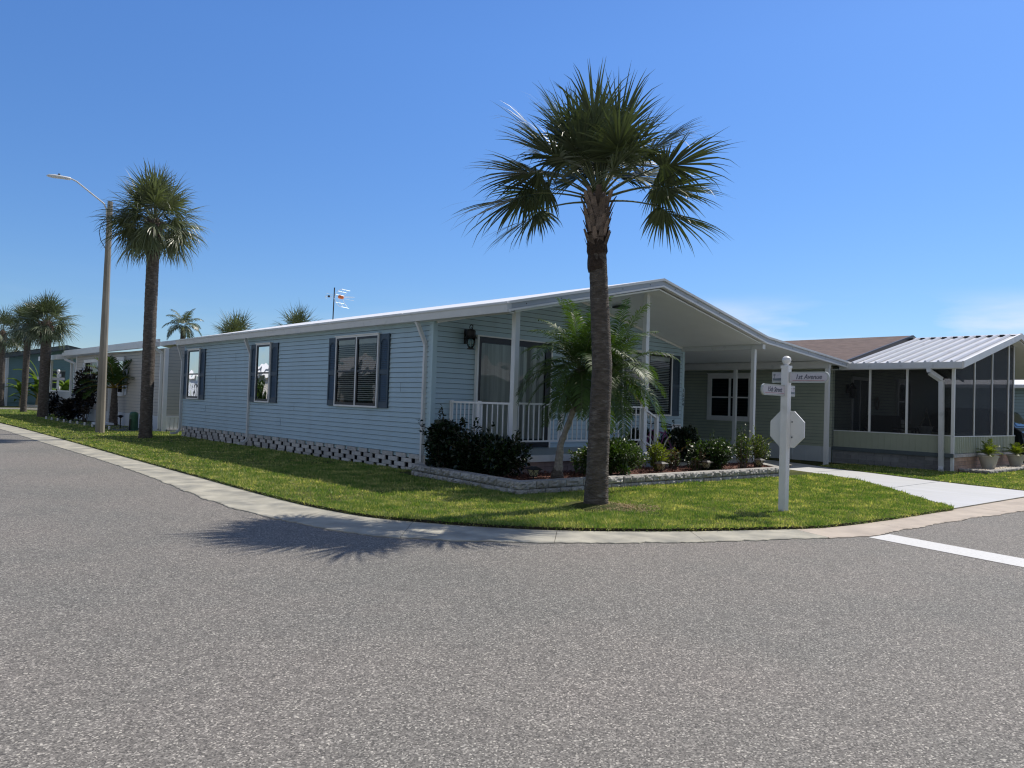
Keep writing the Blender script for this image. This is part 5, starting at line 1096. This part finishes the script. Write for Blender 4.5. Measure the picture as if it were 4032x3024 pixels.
b.box(8.95, 16.4, 27.71, 27.75, .53, .58); b.build('ribbed_skirt', 'white', Bh)
MB().box(9.0, 10.4, 27.64, 27.7, .03, .12).build('block_course', 'blockw', Bh)
b = MB(); b.prism([(8.6, 3.10), (12.7, 3.90), (16.8, 3.10), (16.8, 2.98), (12.7, 3.80), (8.6, 2.98)], 27.71, 41.2, 'y'); b.build('roof', 'roofw', Bh)
b = MB(); b.box(8.50, 8.62, 27.66, 41.3, 2.96, 3.12).box(8.56, 8.64, 27.68, 41.3, 3.12, 3.22); b.build('gutter', 'gutter', Bh)
b = MB()
for p, q in (((8.58, 3.12), (12.7, 3.92)), ((12.7, 3.92), (16.8, 3.12))): b.prism([p, q, (q[0], q[1]-.15), (p[0], p[1]-.15)], 27.695, 27.709, 'y')
b.build('fascia', 'white', Bh)
window(Bh, fe, 32.3, 33.3, 1.2, 2.72, frame='white', sash='white', blinds=False, fw=.12, sw=.03); window(Bh, fe, 36.1, 38.4, 1.2, 2.72, cols=2, frame='white', sash='white', blinds=False, fw=.1, sw=.03)
for a in ((33.32, 33.62), (31.98, 32.28), (38.42, 38.72)): shutter(Bh, fe, a[0], a[1], 1.25, 2.6, mt='skirtw')
downspout(Bh, [(8.55, 34.25, 2.96), (8.60, 34.2, 2.9), (8.79, 34.15, 2.7), (8.79, 34.15, .1)], .09, .07, 'trim')
downspout(Bh, [(8.55, 27.95, 2.96), (8.60, 27.95, 2.9), (8.78, 27.9, 2.75), (8.78, 27.9, .1), (8.55, 27.9, .06)], .09, .07, 'trim'); downspout(Bh, [(8.55, 41.1, 2.96), (8.6, 41.1, 2.8), (8.82, 40.2, 2.6), (8.82, 40.15, .1)], .09, .07, 'trim')
b = MB(); b.prism([(8.3, 3.02), (12.5, 3.5), (12.5, 3.4), (8.3, 2.8)], 41.3, 45.5, 'y'); b.build('porch_roof', 'trim', Bh)
for y in (45.2, 41.0): MB().box(8.82, 8.92, y, y+.1, .0, 2.85).build('porch_post', 'white', Bh)
b = MB(); b.box(8.84, 8.89, 41.1, 45.2, 1.28, 1.34).box(8.84, 8.89, 41.1, 45.2, .5, .55); y = 41.2
while y < 45.2: b.box(8.85, 8.88, y, y+.03, .55, 1.28); y += .13
b.build('porch_railing', 'white', Bh)

# ------------------------------------------------------------------ teal house across the side street
Th = thing('teal_house', 'teal sided house with dark roof edge across the side street at the far left', 'house', (10.4, 67, 0))
ft = FR((0, 67), (1, 0), (0, -1)); ft2 = FR((10.3, 0), (0, 1), (-1, 0))
siding('gable_wall', ft, 10.3, 19.5, .3, 4.5, 'teal', Th, course=.15, lip=.012, top=lambda z: (10.3, 19.5) if z < 3.6 else (max(10.3, 14-(4.5-z)/.22), min(19.5, 14+(4.5-z)/.22)))
siding('siding_wall', ft2, 67, 84, .3, 3.6, 'beige', Th, course=.15); MB().box(10.34, 19, 67.05, 84, 0, 3.6).build('wall_core', 'teal', Th)
b = MB(); b.box(10.2, 10.36, 66.94, 67.1, 0, 3.7); b.build('corner_trim', 'skirtw', Th)
b = MB(); b.prism([(9.95, 3.86), (13.9, 4.74), (18.5, 3.86), (18.5, 3.74), (13.9, 4.62), (9.95, 3.74)], 66.2, 84.5, 'y'); b.build('roof', 'darkroof', Th); fascia(Th, [(9.9, 3.87), (13.9, 4.76), (18.6, 3.85)], 66.1, h=.36, mt='slate', lipmt='darkroof')
window(Th, ft, 13.0, 14.2, 1.35, 3.0, frame='teal', sash='teal', blinds=True, fw=.1, blindmt='skirtw'); window(Th, ft, 14.9, 17.2, 1.35, 3.0, frame='teal', sash='teal', fw=.1, blinds=True, blindmt='skirtw'); window(Th, ft2, 68, 69.5, 1.2, 2.9, sash='black')
window(Th, ft, 10.6, 10.6+.02, 1, 1.2, blinds=False) if False else None
t = thing('patio_umbrella', 'closed green patio umbrella in front of the teal house', 'umbrella', (12.35, 65.6, 0)); MB().tube([(12.35, 65.6, 0), (12.35, 65.6, 3.45)], .03, 6).build('pole', 'iron', t)
MB().lathe((12.35, 65.6, 2.1), [(.32, 0), (.30, .2), (.26, .7), (.13, 1.15), (.02, 1.35)], 8).build('canopy', 'canvas', t)
random.seed(31)
def banana(x, y, s, label, mt='paleleaf', n_=16, base=.1):
    t = thing('tropical_plant', label, 'plant', (x, y, base), 'broad-leaved plants by the teal house'); C = []; V = []; F = []
    for i in range(n_):
        az = R(i*137.5); el_ = R(random.uniform(35, 80)); d = np.array([math.cos(az)*math.cos(el_), math.sin(az)*math.cos(el_), math.sin(el_)]); p = np.array([x, y, base+random.uniform(.2, 1.0)*s]); L2 = random.uniform(.7, 1.3)*s; sd = nrm(np.cross(d, [0, 0, 1.])); b0 = len(V); w = .13*s
        for k, ww in enumerate((.1, .7, 1, .9, .5, .05)):
            V.append(p-sd*w*ww); V.append(p+np.array([0, 0, -.03*s])); V.append(p+sd*w*ww); p = p+d*L2/5; d = nrm(d-np.array([0, 0, .32]))
        for k in range(5):
            for q in (0, 1): F.append((b0+3*k+q, b0+3*k+q+1, b0+3*k+q+4, b0+3*k+q+3))
    npmesh('leaves', np.array(V), np.array(F), mt, t); b = MB(); b.tube([(x, y, base-.1), (x, y, base+.9*s)], [.12*s, .05*s], 8); b.build('stem', 'dry', t)
banana(11.9, 64.5, 1.75, 'tall banana-like plant between the two left palm trunks', n_=26); banana(13.6, 64.6, 1.5, 'bushy broad-leaved plant left of the distant sign post', n_=26); banana(10.9, 64.8, 1.35, 'broad-leaved plant by the corner of the teal house', n_=16); banana(14.9, 64.2, 1.1, 'low broad-leaved plant right behind the distant sign post', n_=18)
b = MB(); b.box(10.6, 19, 62.9, 63.1, 0, .22); tag(b.build('garden_wall', 'block'), 'low pale kerb wall of the flower bed before the teal house', 'garden wall')
# dark shrubs and edging by the beige house
for c, rd_, lb in (((9.0, 43.6, .65), (.9, .8, .6), 'dark low shrub at the far end of the beige house'), ((8.1, 37.2, .55), (.6, 1.0, .5), 'dark low shrub in front of the beige house, right of the far one'), ((8.2, 35.4, 1.25), (.5, .8, 1.15), 'tall dark red-leaved shrub half hidden by the lamp post')):
    bush('shrub', lb, 'shrub', c, rd_, 'croton', 1700, .17, .04, 10, base=.05, lumps=9)
# multi-headed bottle-like palm with wide fronds
t = thing('feather_palm', 'short stout feather palm with striped upswept fronds against the beige house', 'palm tree', (8.46, 32.2, .05)); random.seed(17)
b = MB(); trunk_mesh(b, [(8.46, 32.2, .0), (8.46, 32.2, .7), (8.46, 32.2, 1.5)], [.17, .14, .09], n=12, ring=.12, amp=.12, rough=.06); b.build('trunk', 'bark', t)
V = []; F = []; rc = []
for i, (a, e_) in enumerate(((150, 58), (138, 30), (165, 15), (-35, 55), (-45, 25), (-60, 68), (100, 75), (60, 50), (200, 45), (240, 30), (280, 40), (175, 70), (130, 5), (-20, 5), (230, 70))):
    feather(V, F, rc, (8.46, 32.2, 1.5), R(a), R(e_), 1.35, bend=1.3, nl=26, ll=.42, w=.02, droop=.25, vee=.45)
npmesh('fronds', np.array(V), np.array(F), 'date', t); b = MB()
for p in rc: b.tube(p, [.02-.002*i for i in range(len(p))], 4)
b.build('frond_ribs', 'yellowleaf', t)
t = thing('utility_pedestal', 'green domed utility pedestal between lamp post and palm trunk', 'utility box', (8.15, 28.55, .03)); MB().lathe((8.15, 28.55, .0), [(.155, 0), (.155, .10), (.15, .12), (.143, .60), (.12, .67), (.06, .70), (.01, .705)], 20).build('cover', 'green', t, smooth=False); MB().box(7.97, 8.01, 28.4, 28.44, 0, .45).build('marker_stake', 'black', t)
for i in range(10):
    y = 29.0+i*1.1; x = 7.5+.0*i; t2 = MB(); t2.lathe((x, y, .0), [(.035, 0), (.035, .17), (.02, .18)], 8); tag(t2.build('edging_stake', 'white'), 'short white edging stake in the row before the beige house', 'stake', 'white edging stakes in a row')
tag(MB().box(7.55, 8.8, 28.2, 40.5, .0, .06).build('gravel_bed', mat('blue_grey_gravel', (.12, .13, .15), .95, var=.4, vscale=25, bump=.03, bscale=18)), 'blue-grey gravel bed along the beige house', 'gravel', kind='stuff')
t = thing('solar_light', 'black mushroom-shaped solar light standing in the gravel', 'garden light', (8.2, 30.3, .07)); b = MB(); b.tube([(8.2, 30.3, .05), (8.2, 30.3, .42)], .02, 6); b.lathe((8.2, 30.3, .42), [(.03, 0), (.1, .06), (.11, .08), (.03, .11)], 10); b.build('lamp', 'iron', t)
t = thing('stepping_bench', 'low white garden ornament on the gravel left of the lamp post', 'ornament', (7.6, 30.2, .07)); b = MB(); b.box(7.35, 7.85, 29.8, 30.7, .18, .25).box(7.4, 7.5, 29.9, 30.0, .07, .18).box(7.7, 7.8, 30.5, 30.6, .07, .18); b.build('slab', 'skirtw', t)
b = MB(); b.box(8.6, 9.6, 46.2, 46.8, .05, .45); tag(b.build('stone_block', 'block'), 'grey stone block at the end of the beige house lawn', 'block')
# houses over the road that the windows mirror
def simple_house(x0, x1, y0, y1, h, label, mt='white', ax='y', roofmt='roofw'):
    t = thing('mirrored_house', label, 'house', (x0, y0, 0)); MB().box(x0, x1, y0, y1, 0, h).build('walls', mt, t)
    xm = (x0+x1)/2; ym = (y0+y1)/2
    b = MB()
    if ax == 'y': b.prism([(x0-.4, h), (xm, h+1.0), (x1+.4, h), (x1+.4, h-.15), (x0-.4, h-.15)], y0-.5, y1+.5, 'y')
    else: b.prism([(y0-.4, h), (ym, h+1.0), (y1+.4, h), (y1+.4, h-.15), (y0-.4, h-.15)], x0-.5, x1+.5, 'x')
    b.build('roof', roofmt, t); b = MB()
    if ax == 'y':
        y = y0+1.2
        while y < y1-1.5: b.box(x1, x1+.03, y, y+1.0, 1.0, 2.3); y += 3.2
        z = .5; c = MB()
        while z < h: c.box(x1, x1+.012, y0, y1, z, z+.012); z += .15
    else:
        x = x0+1.2
        while x < x1-1.5: b.box(x, x+1.0, y1, y1+.03, 1.0, 2.3); x += 3.2
        z = .5; c = MB()
        while z < h: c.box(x0, x1, y1, y1+.012, z, z+.012); z += .15
    b.build('windows', 'black', t); c.build('siding_lines', 'slate', t)
simple_house(-13, -5.6, 27, 36.2, 2.9, 'white house mirrored in the double side window of the blue house')
simple_house(-13, -5.6, 40, 50, 2.9, 'beige house mirrored in the middle side window of the blue house', 'beige')
simple_house(-13, -5.6, 54, 65, 2.9, 'pale blue house mirrored in the farthest side window of the blue house', 'skirtw')
simple_house(-13, -5.6, 8, 20, 2.9, 'cream house across the road from the corner lawn', 'skirtw')
simple_house(20, 29, -15, -7.5, 2.9, 'white house mirrored in the porch sliding door', 'white', ax='x')
simple_house(34, 45, -15, -7.5, 2.9, 'beige house mirrored in the porch window', 'beige', ax='x')
for i, (x, y, r_) in enumerate(((-7, 38, 1.5), (-6.5, 52, 1.6), (-7, 24, 1.4), (18, -7, 1.3), (31, -8, 1.6))): bush('hedge_bush', ('green bush between two houses across the road', 'green bush at the far end of the row across the road', 'green bush beside the cream house across the road', 'green bush before the white house over the side road', 'green bush between the two houses over the side road')[i], 'shrub', (x, y, 1.3), (r_, r_, 1.4), 'midleaf', 900, .35, .12, 6, base=0)
